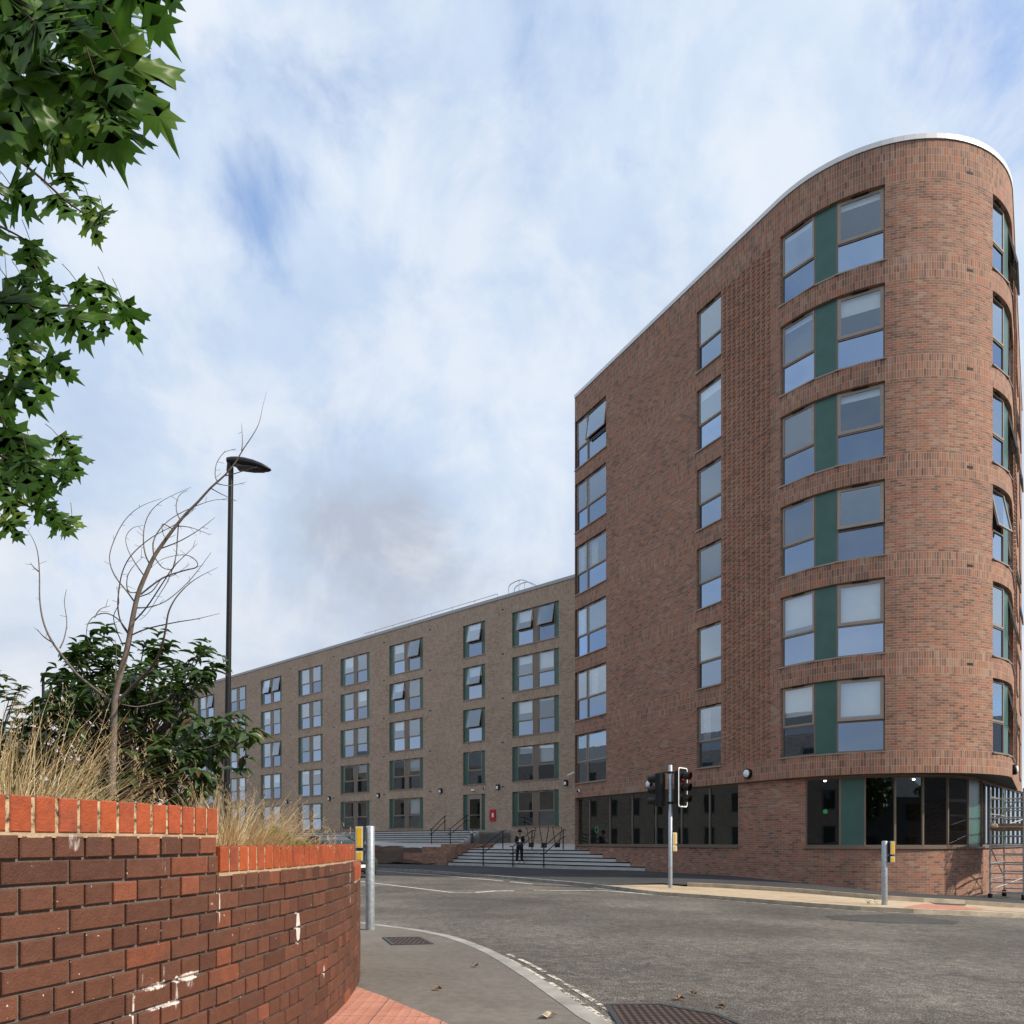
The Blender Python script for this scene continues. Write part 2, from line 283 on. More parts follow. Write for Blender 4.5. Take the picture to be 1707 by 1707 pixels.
# ------------------------------------------------------------------ mesh helpers
class MB:
    def __init__(s): s.v = []; s.f = []; s.m = []; s.uv = []; s.sm = []; s.tone = []; s.M = Matrix(); s.has_uv = False; s.has_tone = False
    def add(s, vs, fs, mi=0, uv=None, smooth=False, tone=None):
        o = len(s.v); M = s.M
        s.v += [tuple(M @ Vector(p)) for p in vs]
        for i, f_ in enumerate(fs):
            s.f.append([o+j for j in f_]); s.m.append(mi); s.sm.append(smooth)
            if uv is not None: s.has_uv = True; s.uv.append([uv[j] for j in f_])
            else: s.uv.append([(0, 0)]*len(f_))
            if tone is not None: s.has_tone = True
            s.tone.append(tone if tone is not None else (.5, .5, .5))
        return s
    def quad(s, a, b, c, d, mi=0, uv=None, tone=None): return s.add([a, b, c, d], [(0, 1, 2, 3)], mi, uv, tone=tone)
    def box(s, x0, x1, y0, y1, z0, z1, mi=0, tone=None):
        v = [(x0, y0, z0), (x1, y0, z0), (x1, y1, z0), (x0, y1, z0), (x0, y0, z1), (x1, y0, z1), (x1, y1, z1), (x0, y1, z1)]
        return s.add(v, [(0, 3, 2, 1), (4, 5, 6, 7), (0, 1, 5, 4), (1, 2, 6, 5), (2, 3, 7, 6), (3, 0, 4, 7)], mi, tone=tone)
    def bbox(s, x0, x1, y0, y1, z0, z1, bv=.01, mi=0):
        """box with chamfered vertical and top edges"""
        ring = [(x0+bv, y0), (x1-bv, y0), (x1, y0+bv), (x1, y1-bv), (x1-bv, y1), (x0+bv, y1), (x0, y1-bv), (x0, y0+bv)]
        cx_, cy_ = (x0+x1)/2, (y0+y1)/2
        sx, sy = (x1-x0-2*bv)/(x1-x0), (y1-y0-2*bv)/(y1-y0)
        ins = [(cx_+(x-cx_)*sx, cy_+(y-cy_)*sy) for x, y in ring]
        v = [(x, y, z0+bv) for x, y in ring]+[(x, y, z1-bv) for x, y in ring]+[(x, y, z1) for x, y in ins]+[(x, y, z0) for x, y in ins]
        f = [(i, (i+1) % 8, 8+(i+1) % 8, 8+i) for i in range(8)]+[(8+i, 8+(i+1) % 8, 16+(i+1) % 8, 16+i) for i in range(8)]+[(24+i, 24+(i+1) % 8, (i+1) % 8, i) for i in range(8)]
        f += [tuple(range(16, 24)), tuple(range(31, 23, -1))]
        return s.add(v, f, mi)
    def tube(s, pts, rad, n=8, mi=0, smooth=True, cap=True, tone=None):
        pts = [Vector(p) for p in pts]; N = len(pts)
        rad = rad if hasattr(rad, '__len__') else [rad]*N
        vs = []; up = None
        for i, p in enumerate(pts):
            d = (pts[min(i+1, N-1)]-pts[max(i-1, 0)]).normalized()
            if up is None: up = Vector((0, 0, 1)) if abs(d.z) < .9 else Vector((1, 0, 0))
            a = d.cross(up)
            if a.length < 1e-4: a = d.orthogonal()
            a.normalize(); b_ = a.cross(d).normalized(); up = b_
            for j in range(n):
                q = 2*math.pi*j/n; vs.append(p+(a*math.cos(q)+b_*math.sin(q))*rad[i])
        fs = [(i*n+j, i*n+(j+1) % n, (i+1)*n+(j+1) % n, (i+1)*n+j) for i in range(N-1) for j in range(n)]
        s.add(vs, fs, mi, smooth=smooth, tone=tone)
        if cap: s.add([vs[j] for j in range(n)], [tuple(range(n-1, -1, -1))], mi, tone=tone); s.add(vs[-n:], [tuple(range(n))], mi, tone=tone)
        return s
    def lathe(s, prof, n=20, mi=0, axis='z', smooth=True):
        """prof: list of (radius, height)"""
        vs = []
        for r_, h in prof:
            for j in range(n):
                q = 2*math.pi*j/n; c, d = r_*math.cos(q), r_*math.sin(q)
                vs.append((c, d, h) if axis == 'z' else ((c, -h, d) if axis == 'y' else (h, c, d)))
        fs = [(i*n+j, i*n+(j+1) % n, (i+1)*n+(j+1) % n, (i+1)*n+j) for i in range(len(prof)-1) for j in range(n)]
        return s.add(vs, fs, mi, smooth=smooth)
    def build(s, name, mats, parent=None, base=None, **props):
        if isinstance(mats, str): mats = [mats]
        if base is None and parent is not None:
            r_ = parent
            while r_.parent is not None: r_ = r_.parent
            base = r_['_base'] if '_base' in r_ else (0, 0, 0)
        bz = Vector(base) if base is not None else Vector((0, 0, 0))
        me = bpy.data.meshes.new(name); me.from_pydata([tuple(Vector(p)-bz) for p in s.v], [], s.f)
        for q in mats: me.materials.append(MATS[q])
        me.polygons.foreach_set('material_index', s.m); me.polygons.foreach_set('use_smooth', s.sm)
        if s.has_uv:
            l = me.uv_layers.new(name='UVMap'); l.data.foreach_set('uv', [c for fu in s.uv for p in fu for c in p])
        if s.has_tone:
            a = me.color_attributes.new('tone', 'FLOAT_COLOR', 'CORNER')
            a.data.foreach_set('color', [c for fi, fu in zip(s.f, s.tone) for _ in fi for c in (*fu, 1)])
        me.update()
        o = bpy.data.objects.new(name, me); COL.objects.link(o)
        if parent is not None: o.parent = parent
        elif base is not None: o.location = bz; o['_base'] = tuple(bz)
        for k_, v_ in props.items(): o[k_] = v_
        return o
def thing(name, label, cat, base=(0, 0, 0), group=None):
    o = bpy.data.objects.new(name, None); COL.objects.link(o); o.empty_display_size = .2
    o.location = base; o['label'] = label; o['category'] = cat; o['_base'] = tuple(base)
    if group: o['group'] = group
    return o
def at(x, y, D): return Vector(((x-CX)/F*D, D, (YH-y)/F*D))
def frame(p, u, n_):
    """matrix: local x along u, local y into the building (-n), local z up, origin p"""
    u = Vector(u).normalized(); i_ = -Vector(n_).normalized()
    return Matrix(((u.x, i_.x, 0, p[0]), (u.y, i_.y, 0, p[1]), (0, 0, 1, p[2]), (0, 0, 0, 1)))
def rep(root, loc, rotz=None, label=None):
    c = root.copy(); COL.objects.link(c); c.location = loc; c['_base'] = tuple(loc)
    if rotz is not None: c.rotation_euler = (0, 0, rotz)
    if label: c['label'] = label
    for ch in list(root.children):
        d = ch.copy(); COL.objects.link(d); d.parent = c
        for g in list(ch.children):
            e = g.copy(); COL.objects.link(e); e.parent = d
    return c
rnd = random.Random(7)

# ------------------------------------------------------------------ ground heights (metres relative to the eye)
def rbf(cp, lam=.02):
    A = np.array(cp, float); N = len(A); d = np.hypot(A[:, None, 0]-A[None, :, 0], A[:, None, 1]-A[None, :, 1])
    K = np.where(d > 0, d, 0)+lam*np.eye(N)*-1; P_ = np.c_[np.ones(N), A[:, :2]]
    S = np.block([[K, P_], [P_.T, np.zeros((3, 3))]]); s_ = np.linalg.solve(S, np.r_[A[:, 2], 0, 0, 0]); wv, c = s_[:N], s_[N:]
    def g(x, y): return float((wv*np.hypot(A[:, 0]-x, A[:, 1]-y)).sum()+c[0]+c[1]*x+c[2]*y)
    return g
GA = rbf([(-1.06, 5.25, -1.03), (-1.75, 9.47, -1.11), (0, 0, -.98), (2, 4.3, -1.06), (7.62, 15.45, -1.293), (4.41, 21, -1.29), (4.5, 29, -1.24), (7.2, 23.5, -1.32),
          (9.2, 20.5, -1.42), (11.5, 18.5, -1.56), (16, 16.5, -1.82), (-2.3, 36.0, -1.22), (-5.3, 28, -1.25), (-15, 36, -1.22), (-30, 50, -1.1), (12, 8, -1.45), (22, 20, -2.2), (30, 5, -2.3), (20, -15, -1.7),
          (-6, -12, -.95), (-10, 0, -1.0), (-8, 15, -1.15), (60, 60, -3), (-60, 60, -.9), (-60, -60, -.9), (60, -60, -3), (0, 120, -2)])
GB = rbf([(5.0, 31.1, -1.20), (-2.3, 36.9, -1.20), (7.4, 26.9, -1.19), (9.2, 24.1, -1.31), (11.35, 22.95, -1.54), (14.9, 24, -1.74), (20, 29, -2.0), (-8, 41, -1.2), (-20, 50, -1.2),
          (4.4, 20.8, -1.26), (6.0, 19.6, -1.22), (8.0, 18.6, -1.28), (11, 16.5, -1.45), (15, 15.3, -1.70), (24, 14, -2.1), (-5, 30, -1.24), (0, 25.5, -1.27)])
def hit(x, y, g, dz=0.0):
    dx, dzr = (x-CX)/F, (YH-y)/F; lo, hi = 1.0, 400.0
    fn = lambda D: dzr*D-(g(dx*D, D)+dz)
    D = 1.0
    while D < 300 and fn(D) > 0: D *= 1.03
    lo, hi = D/1.03, D
    for _ in range(30):
        mid = (lo+hi)/2
        if fn(mid) > 0: lo = mid
        else: hi = mid
    return Vector((dx*lo, lo, g(dx*lo, lo)+dz))
def sheet(name, poly, g, dz, m, step=1.2, skirt=0.0, **props):
    """a ground sheet that follows the heights g, cut to poly; optional turned-down edge"""
    P2 = [Vector((p[0], p[1])) for p in poly]
    dense = []
    for a, b_ in zip(P2, P2[1:]+P2[:1]):
        k_ = max(1, int((b_-a).length/step))
        dense += [a.lerp(b_, i/k_) for i in range(k_)]
    xs = [p.x for p in dense]; ys = [p.y for p in dense]; N = len(dense); pts = list(dense)
    gx = np.arange(min(xs)+step*.4, max(xs), step); gy = np.arange(min(ys)+step*.4, max(ys), step)
    pts += [Vector((x, y)) for x in gx for y in gy]
    r_ = delaunay_2d_cdt(pts, [(i, (i+1) % N) for i in range(N)], [list(range(N))], 1, 1e-4)
    vs = [(p.x, p.y, g(p.x, p.y)+dz) for p in r_[0]]
    mb = MB(); mb.add(vs, [tuple(f_) for f_ in r_[2]], 0, uv=[(p[0], p[1]) for p in vs])
    if skirt:
        for a, b_ in zip(dense, dense[1:]+dense[:1]):
            za, zb = g(a.x, a.y)+dz, g(b_.x, b_.y)+dz
            mb.quad((a.x, a.y, za), (b_.x, b_.y, zb), (b_.x, b_.y, zb-skirt), (a.x, a.y, za-skirt), 0, uv=[(0, 0)]*4)
    o = mb.build(name, m)
    if all(f_.normal.z < 0 for f_ in o.data.polygons[:5]): o.data.flip_normals()
    for k_, v_ in props.items(): o[k_] = v_
    return o
def strip(mb, line, w0, w1, g, z0, z1=None, mi=0, step=.4):
    """ribbon along a line between lateral offsets w0,w1 (left positive) at height g+z"""
    L = [Vector((p[0], p[1])) for p in line]; dn = []
    for a, b_ in zip(L, L[1:]):
        k_ = max(1, int((b_-a).length/step)); dn += [a.lerp(b_, i/k_) for i in range(k_)]
    dn.append(L[-1]); E_ = []
    for i, p in enumerate(dn):
        d = (dn[min(i+1, len(dn)-1)]-dn[max(i-1, 0)]).normalized(); nl = Vector((-d.y, d.x)); E_.append((p+nl*w0, p+nl*w1))
    z = lambda p, q: (p.x, p.y, g(p.x, p.y)+q)
    for (a0, a1), (b0, b1) in zip(E_, E_[1:]):
        if z1 is None: mb.quad(z(a0, z0), z(b0, z0), z(b1, z0), z(a1, z0), mi)
        else:
            mb.add([z(a0, z0), z(b0, z0), z(b1, z0), z(a1, z0), z(a0, z1), z(b0, z1), z(b1, z1), z(a1, z1)],
                   [(0, 3, 2, 1), (4, 5, 6, 7), (0, 1, 5, 4), (2, 3, 7, 6)], mi)
    if z1 is not None:
        for (a0, a1) in (E_[0], E_[-1]): mb.quad(z(a0, z0), z(a1, z0), z(a1, z1), z(a0, z1), mi)
    return dn
def smooth_line(pts, k_=4):
    """Catmull-Rom through 2-D/3-D points"""
    P = [Vector(p) for p in pts]; o = []
    for i in range(len(P)-1):
        a, b_, c, d = P[max(i-1, 0)], P[i], P[i+1], P[min(i+2, len(P)-1)]
        for j in range(k_):
            q = j/k_; o.append(.5*((2*b_)+(c-a)*q+(2*a-5*b_+4*c-d)*q*q+(3*b_-a-3*c+d)*q**3))
    o.append(P[-1]); return o
# ------------------------------------------------------------------ ground, road, pavements
mb = MB()
N = 60
def far(i): q = (i/N*2-1); return math.copysign(abs(q)**2.6*900, q)
vs = []
for i in range(N+1):
    for j in range(N+1):
        x, y = far(i), far(j); r_ = math.hypot(x, y); k_ = min(1, max(0, (r_-70)/80)); xc, yc = (x, y) if r_ < 110 else (x/r_*110, y/r_*110)
        vs.append((x, y, (GA(xc, yc))*(1-k_)+(-2.0)*k_-.32))
mb.add(vs, [(i*(N+1)+j, (i+1)*(N+1)+j, (i+1)*(N+1)+j+1, i*(N+1)+j+1) for i in range(N) for j in range(N)])
mb.build('ground', 'patch_asphalt', kind='structure')
RD = -.08
near_px = [(1018.6, 1706), (976, 1680), (939.4, 1656), (902.9, 1631.5), (872.4, 1613), (839, 1593.5), (805.4, 1578), (762.8, 1563), (723, 1553.9), (685, 1547.8), (640, 1542), (600, 1537)]
near_k = [hit(x, y, GA).xy for x, y in near_px]
near_k = [Vector((1.75, -8)), Vector((1.60, -2)), Vector((1.25, 2.0)), Vector((.93, 3.4))]+near_k+[Vector((-3.2, 11.6)), Vector((-7, 15.5)), Vector((-14, 23)), Vector((-24, 34))]
near_k = [Vector(p.xy) for p in smooth_line([(p.x, p.y, 0) for p in near_k], 3)]
sheet('road', [(-60, 30), (-60, 58), (-30, 56), (-10, 44), (2, 34), (30, 34), (45, 14), (45, -30), (-12, -30), (-12, 26)], GA, RD, 'asphalt', 1.5, kind='structure')
inner = []
for i, p in enumerate(near_k):
    d = (near_k[min(i+1, len(near_k)-1)]-near_k[max(i-1, 0)]).normalized(); inner.append(p+Vector((-d.y, d.x))*.125)
sheet('near_pavement', inner+[Vector((-40, 34)), Vector((-40, -8))], GA, 0, 'near_paving', 1.3, kind='structure')
mb = MB(); strip(mb, near_k, 0, .122, GA, -.35, .003, 0, .25); mb.build('near_kerb', 'kerb', kind='structure')
# worn double lines along the kerb
mb = MB()
off = [p for p in near_k if 2.6 < p.y < 7.9]
def run_line(off, w0, w1, dash, seed, z=RD+.005, m=0):
    r_ = random.Random(seed); L = [Vector((p[0], p[1])) for p in off]; tot = 0; seg = []
    dn = []
    for a, b_ in zip(L, L[1:]):
        k_ = max(1, int((b_-a).length/.06)); dn += [a.lerp(b_, i/k_) for i in range(k_)]
    i = 0
    while i < len(dn)-3:
        n_ = int(r_.uniform(*dash)/.06); j = min(len(dn)-1, i+max(2, n_)); strip(mb, dn[i:j+1], w0, w1, GA, z, None, m, .06); i = j+1+r_.randint(0, 1)
run_line(off, -.16, -.11, (.4, 1.2), 3); run_line(off, -.27, -.225, (.3, .9), 5)
mb.build('road_edge_lines', 'worn_cream', kind='structure')
# tactile paving beside the wall
tp = [hit(x, y, GA).xy for x, y in [(590, 1644), (612, 1652), (640, 1662), (672, 1676), (706, 1690), (745, 1707), (800, 1735)]]+[Vector((.1, 3.2)), Vector((-.1, 1.0)), Vector((-1.3, 1.0)), Vector((-1.2, 4.9))]
sheet('tactile_paving', tp, GA, .005, 'tactile_red', .5, kind='structure')
# far side of the road
far_px = [(500, 1441), (560, 1444.5), (628.7, 1449), (690, 1453), (738, 1456.5), (815, 1463), (890, 1469.5), (950, 1475), (1000, 1480), (1050, 1486.5), (1100, 1492.5), (1180, 1498), (1265, 1505), (1358, 1512.5), (1435, 1518), (1523, 1522.5), (1620, 1526.5), (1707, 1530), (1800, 1535)]
far_k = [hit(x, y, GA, RD).xy for x, y in far_px]
far_k = [Vector((-32, 58)), Vector((-18, 46))]+far_k+[Vector((22, 10.5)), Vector((34, 6))]
raised_px = [(1146, 1472.5), (1200, 1474.5), (1260, 1478), (1327, 1482), (1400, 1488), (1469.5, 1493.7), (1540, 1498), (1608, 1501.4), (1707, 1508), (1800, 1514)]
raised_k = [hit(x, y, GA, .09).xy for x, y in raised_px]
raised_k = [hit(1105, 1474.5, GA, .0).xy]+raised_k+[Vector((23, 12.3)), Vector((35, 8))]
spl = 10   # far_k index where the sand paving begins
sheet('sand_pavement', far_k[spl:]+raised_k[::-1], GA, 0, 'sand_paving', .9, kind='structure')
sheet('far_footway', far_k[:spl+1]+raised_k+[Vector((35, 30)), Vector((14, 30)), Vector((4, 36)), Vector((-4, 44)), Vector((-12, 50)), Vector((-28, 62))], lambda x, y: GB(x, y), 0, 'dark_asphalt', .9, kind='structure')
mb = MB(); strip(mb, far_k[2:spl+2], -.01, .125, GA, -.3, .012, 0, .3); mb.build('far_kerb', 'kerb', kind='structure')
mb = MB(); strip(mb, far_k[spl+1:], 0, .125, GA, -.3, .006, 0, .3); mb.build('sand_kerb', 'kerb_sand', kind='structure')
mb = MB(); strip(mb, raised_k[1:], -.01, .13, GA, -.2, .105, 0, .3); mb.build('raised_kerb', 'kerb_sand', kind='structure')
# markings
def px_line(pts, g=GA, dz=RD): return [hit(x, y, g, dz).xy for x, y in pts]
mb = MB()
strip(mb, px_line([(560, 1465), (604, 1470), (650, 1475.5), (700, 1481.5), (753, 1488)]), -.05, .05, GA, RD+.006)
strip(mb, px_line([(753, 1488), (787, 1488.4)]), -.04, .04, GA, RD+.006)
strip(mb, px_line([(793, 1488), (825, 1485.5), (857, 1485.2)]), -.09, .09, GA, RD+.006)
strip(mb, px_line([(890, 1484), (930, 1484.8), (1006, 1485), (1098, 1492)]), -.07, .07, GA, RD+.006)
strip(mb, px_line([(628.7, 1451.5), (740, 1460), (839, 1469)]), -.05, .05, GA, RD+.006)
strip(mb, px_line([(851, 1470), (887, 1474)]), -.06, .06, GA, RD+.006)
mb.build('road_marking', 'worn_white', kind='structure')
mb = MB(); strip(mb, [p for p in far_k[10:-2]], -.22, -.15, GA, RD+.006); mb.build('far_road_edge_line', 'worn_cream', kind='structure')
# asphalt patches
sheet('asphalt_patch', px_line([(1375, 1527), (1500, 1524), (1600, 1537), (1590, 1541), (1480, 1539), (1390, 1533)]), GA, RD+.004, 'patch_asphalt', .6, kind='structure')
sheet('drain_patch', px_line([(1545, 1503.5), (1580, 1502.5), (1612, 1506), (1609, 1510), (1562, 1508)], GA, 0), GA, .005, 'patch_asphalt', .5, kind='structure')
sheet('red_tactile_patch', px_line([(1505, 1513.5), (1540, 1507), (1600, 1510), (1640, 1517.5), (1560, 1517)], GA, 0), GA, .005, 'tactile_red', .5, kind='structure')
sheet('tan_tactile_patch', px_line([(1645, 1518), (1618, 1511), (1720, 1514), (1765, 1524), (1700, 1521)], GA, 0), GA, .005, 'tactile_tan', .5, kind='structure')
# iron covers
def cover(px, g, dz, name, label, ext=None):
    P_ = px_line(px, g, dz)
    if ext: P_ = P_[:2]+ext
    mb = MB(); c = sum(P_, Vector((0, 0)))/len(P_); gz_ = lambda p: (p.x, p.y, g(p.x, p.y)+dz+.006)
    root = thing(name, label, 'manhole cover', gz_(c))
    mb.add([gz_(p) for p in P_], [tuple(range(len(P_)))], 0, uv=[tuple(p) for p in P_]); o = mb.build('grate', 'iron_grate', root)
    if o.data.polygons[0].normal.z < 0: o.data.flip_normals()
    mb = MB(); strip(mb, P_+[P_[0]], -.02, .02, g, dz-.02, dz+.010, 0, .5); mb.build('rim', 'dark_grey', root)
cover([(640, 1563.5), (699, 1563), (720, 1574), (655, 1575.5)], GA, 0, 'manhole_cover', 'small rusty iron cover set in the grey pavement beyond the brick planter wall')
cover([(1012, 1676), (1100, 1675.5), (1195, 1693), (1260, 1720), (1050, 1735)], GA, RD, 'road_cover', 'large patterned iron cover in the road at the bottom edge')
# fallen leaves
for (x, y, s_, g, dz, lb) in [(793, 1612, .035, GA, 0, 'small brown fallen leaf lying on the middle of the near pavement'), (914, 1697, .055, GA, 0, 'larger tan fallen leaf on the near pavement close to the kerb'),
                        (731, 1651, .035, GA, 0, 'pale scrap of dry leaf on the pavement near the tactile slabs'), (1131, 1667, .045, GA, RD, 'tan fallen leaf on the road above the large iron cover'), (1204, 1680, .035, GA, RD, 'small yellow leaf on the road right of the large iron cover'), (1157, 1659, .025, GA, RD, 'pale speck of leaf on the road asphalt')]:
    p = hit(x, y, g, dz); mb = MB(); mb.M = Matrix.Translation(p+Vector((0, 0, .008))) @ Matrix.Rotation(rnd.uniform(0, 6), 4, 'Z')
    ring = []
    for i in range(10):
        q = i/10*2*math.pi; r_ = s_*(1 if i % 2 else .55)
        ring.append((r_*math.cos(q)*1.3, r_*math.sin(q)*.8, .004+.012*((i*7) % 3)))
    mb.add([(0, 0, .002)]+ring, [(0, 1+i, 1+(i+1) % 10) for i in range(10)]); mb.build('fallen_leaf', 'kerb_sand' if s_ > .05 else 'wood', None, tuple(p), label=lb, category='leaf', group='fallen leaves')

# ------------------------------------------------------------------ window kit
def make_window(par, M, w_, h_, spec):
    """spec: list of (kind, width fraction, options); kinds g green panel, w sash window, m mullion panel"""
    x = 0.0; T = .055; dep = .10
    fr = MB(); fr.M = M; kids = []
    def kid(name, m):
        b_ = MB(); b_.M = M; kids.append((name, m, b_)); return b_
    for kind, fw, opt in spec:
        x1 = x+fw*w_
        if kind == 'g': kid('green_panel', 'green_panel').box(x+.004, x1-.004, dep+.01, dep+.04, .02, h_-.005)
        elif kind == 'm': fr.box(x, x1, dep-.008, dep+.05, 0, h_)
        elif kind == 'w':
            tz = h_*opt.get('t', .42)
            fr.box(x, x+T, dep, dep+.07, 0, h_); fr.box(x1-T, x1, dep, dep+.07, 0, h_)
            fr.box(x+T, x1-T, dep, dep+.07, 0, T*.9); fr.box(x+T, x1-T, dep, dep+.07, h_-T, h_)
            fr.box(x+T, x1-T, dep, dep+.07, tz-T/2, tz+T/2)
            kid('lower_pane', 'lower_glass').quad((x+T, dep+.03, T*.9), (x1-T, dep+.03, T*.9), (x1-T, dep+.03, tz-T/2), (x+T, dep+.03, tz-T/2))
            a, b_, z0, z1, t2 = x+T*.7, x1-T*.7, tz+T*.3, h_-T*.6, .055*opt.get('thick', 1)
            Q = M @ Matrix.Translation((0, dep-.015, z1)) @ Matrix.Rotation(-R(opt.get('open', 0)), 4, 'X') @ Matrix.Translation((0, 0, -z1))
            sm = kid('sash', 'bronze_light'); sm.M = Q; sm.box(a, a+t2, 0, .05, z0, z1); sm.box(b_-t2, b_, 0, .05, z0, z1); sm.box(a+t2, b_-t2, 0, .05, z0, z0+t2); sm.box(a+t2, b_-t2, 0, .05, z1-t2, z1)
            sp = kid('upper_pane', 'glass'); sp.M = Q; sp.quad((a+t2, .02, z0+t2), (b_-t2, .02, z0+t2), (b_-t2, .02, z1-t2), (a+t2, .02, z1-t2))
            bl = opt.get('blind', 0)
            if bl: kid('blind', 'blind').box(x+T, x1-T, dep+.10, dep+.105, h_-T-bl*(h_-tz-T), h_-T)
            if opt.get('curtain'):
                c_ = kid('curtain', 'curtain'); n_ = 10; cw = .30*(x1-x)
                for i in range(n_): xa = x+T+cw*i/n_; ya, yb = (dep+.16, dep+.20) if i % 2 else (dep+.20, dep+.16); c_.quad((xa, ya, T), (xa+cw/n_, yb, T), (xa+cw/n_, yb, h_-T), (xa, ya, h_-T))
            cw = (x1-x)*.34; cm = (x+x1)/2; kid('trickle_vent', 'black_metal').box(cm-cw/2, cm+cw/2, dep-.05, dep, h_-.05, h_-.012)
        x = x1
    win = fr.build('window', 'bronze', par)
    sl = MB(); sl.M = M; sl.box(-.03, w_+.03, -.05, dep+.02, -.045, -.003); sl.build('sill', 'bronze_light', win)
    for name, m_, b_ in kids: b_.build(name, m_, win)
    # dark room behind
    rm = ROOMS; rm.M = M; D_ = 1.5; y0 = dep+.08
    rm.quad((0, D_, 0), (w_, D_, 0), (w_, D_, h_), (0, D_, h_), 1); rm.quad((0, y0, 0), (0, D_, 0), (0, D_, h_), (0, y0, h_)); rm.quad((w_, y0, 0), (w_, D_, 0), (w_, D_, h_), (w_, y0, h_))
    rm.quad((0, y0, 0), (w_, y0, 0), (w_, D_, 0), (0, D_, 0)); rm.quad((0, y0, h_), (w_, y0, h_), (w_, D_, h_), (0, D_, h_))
    return win
def facade(mb, path, s0, s1, openings, zs, band, extra=(), ds=.3, depth=.16, v0=0.0):
    """path(s)->(x,y,nx,ny). openings (sa,sb,za,zb). band(z)->material index"""
    S = {s0, s1}; Z = set(zs)
    for (a, b_, c, d) in openings: S |= {a, b_}; Z |= {c, d}
    for e in extra: S.add(e)
    S = sorted(S); fin = []
    for a, b_ in zip(S, S[1:]):
        k_ = max(1, int(math.ceil((b_-a)/ds))); fin += [a+(b_-a)*i/k_ for i in range(k_)]
    fin.append(S[-1]); Z = sorted(Z)
    pt = {s: path(s) for s in fin}
    for a, b_ in zip(fin, fin[1:]):
        pa, pb = pt[a], pt[b_]
        for c, d in zip(Z, Z[1:]):
            sm_, zm = (a+b_)/2, (c+d)/2
            if any(o[0] < sm_ < o[1] and o[2] < zm < o[3] for o in openings): continue
            mb.quad((pa[0], pa[1], c), (pb[0], pb[1], c), (pb[0], pb[1], d), (pa[0], pa[1], d), band(zm), uv=[(a, c-v0), (b_, c-v0), (b_, d-v0), (a, d-v0)])
        for o in openings:
            if o[0] <= a+1e-6 and b_ <= o[1]+1e-6:
                ia = (pa[0]-pa[2]*depth, pa[1]-pa[3]*depth); ib = (pb[0]-pb[2]*depth, pb[1]-pb[3]*depth)
                for z in (o[2], o[3]):
                    q = [(pa[0], pa[1], z), (pb[0], pb[1], z), (ib[0], ib[1], z), (ia[0], ia[1], z)]
                    mb.quad(*(q if z == o[2] else q[::-1]), 0, uv=[(a, 0), (b_, 0), (b_, depth), (a, depth)])
    for o in openings:
        for s_ in (o[0], o[1]):
            p = path(s_); i_ = (p[0]-p[2]*depth, p[1]-p[3]*depth)
            mb.quad((p[0], p[1], o[2]), (i_[0], i_[1], o[2]), (i_[0], i_[1], o[3]), (p[0], p[1], o[3]), 0, uv=[(0, o[2]-v0), (depth, o[2]-v0), (depth, o[3]-v0), (0, o[3]-v0)])
def solve_s(path, px, s0, s1):
    """arc length where the path crosses the image column px (first crossing)"""
    f_ = lambda s: CX+F*path(s)[0]/path(s)[1]-px
    a = s0; st = .05
    while a < s1 and f_(a) < 0: a += st
    lo, hi = a-st, a
    for _ in range(30):
        m_ = (lo+hi)/2
        if f_(m_) < 0: lo = m_
        else: hi = m_
    return lo

# ------------------------------------------------------------------ the tower
FL = 2.925
TD = Vector((.46690, -.88431)); TP = Vector((2.94, 35.37)); TL = 12.2; TR = 4.30; TCn = Vector((12.438, 26.589))
A0 = math.atan2((TP+TD*TL-TCn).y, (TP+TD*TL-TCn).x); TURN = math.atan2(TD.y, TD.x)
END = R(55.0); ARC = TR*(END-TURN)
def tower(s, off=0.0):
    """outer face of the upper storeys; off>0 moves inwards"""
    if s <= TL: p = TP+TD*s; n_ = Vector((TD.y, -TD.x))
    elif s <= TL+ARC:
        a = A0+(s-TL)/TR; n_ = Vector((math.cos(a), math.sin(a))); p = TCn+n_*TR
    else:
        a = A0+ARC/TR; n_ = Vector((math.cos(a), math.sin(a))); t_ = Vector((-n_.y, n_.x)); p = TCn+n_*TR+t_*(s-TL-ARC)
    return (p.x-n_.x*off, p.y-n_.y*off, n_.x, n_.y)
# ground storey: recessed, its own softer curve
GR = 3.9; GO = .12; gn = Vector((-TD.y, TD.x)); gP = TP+gn*GO
gcy = 22.26+.66+GR; gline = gn.dot(gP); gcx = (gline+GR-gn.y*gcy)/gn.x; GC = Vector((gcx, gcy))
GL = (GC-gn*GR-gP).dot(TD); GEND = R(48.0); GARC = GR*(GEND-TURN)
def gfl(s, off=0.0):
    if s <= GL: p = gP+TD*s; n_ = -gn
    elif s <= GL+GARC:
        a = math.atan2(-gn.y, -gn.x)+(s-GL)/GR; n_ = Vector((math.cos(a), math.sin(a))); p = GC+n_*GR
    else:
        a = math.atan2(-gn.y, -gn.x)+GARC/GR; n_ = Vector((math.cos(a), math.sin(a))); t_ = Vector((-n_.y, n_.x)); p = GC+n_*GR+t_*(s-GL-GARC)
    return (p.x-n_.x*off, p.y-n_.y*off, n_.x, n_.y)
SEND = TL+ARC+15
sx_ = lambda px: solve_s(tower, px, 0, SEND)
gx_ = lambda px: solve_s(gfl, px, 0, 26)
TW = thing('apartment_tower', 'tall red brick apartment tower with a rounded corner, green panels and bronze windows', 'building', (TP.x, TP.y, -1.2))
SILL = [2.70+FL*i for i in range(6)]; HEAD = [q+2.25 for q in SILL]; TOP = 20.70; SK = 2.025
zs = [SK]+SILL+HEAD+[TOP]
def tband(z): return 0 if any(a < z < a+2.25 for a in SILL) else 1
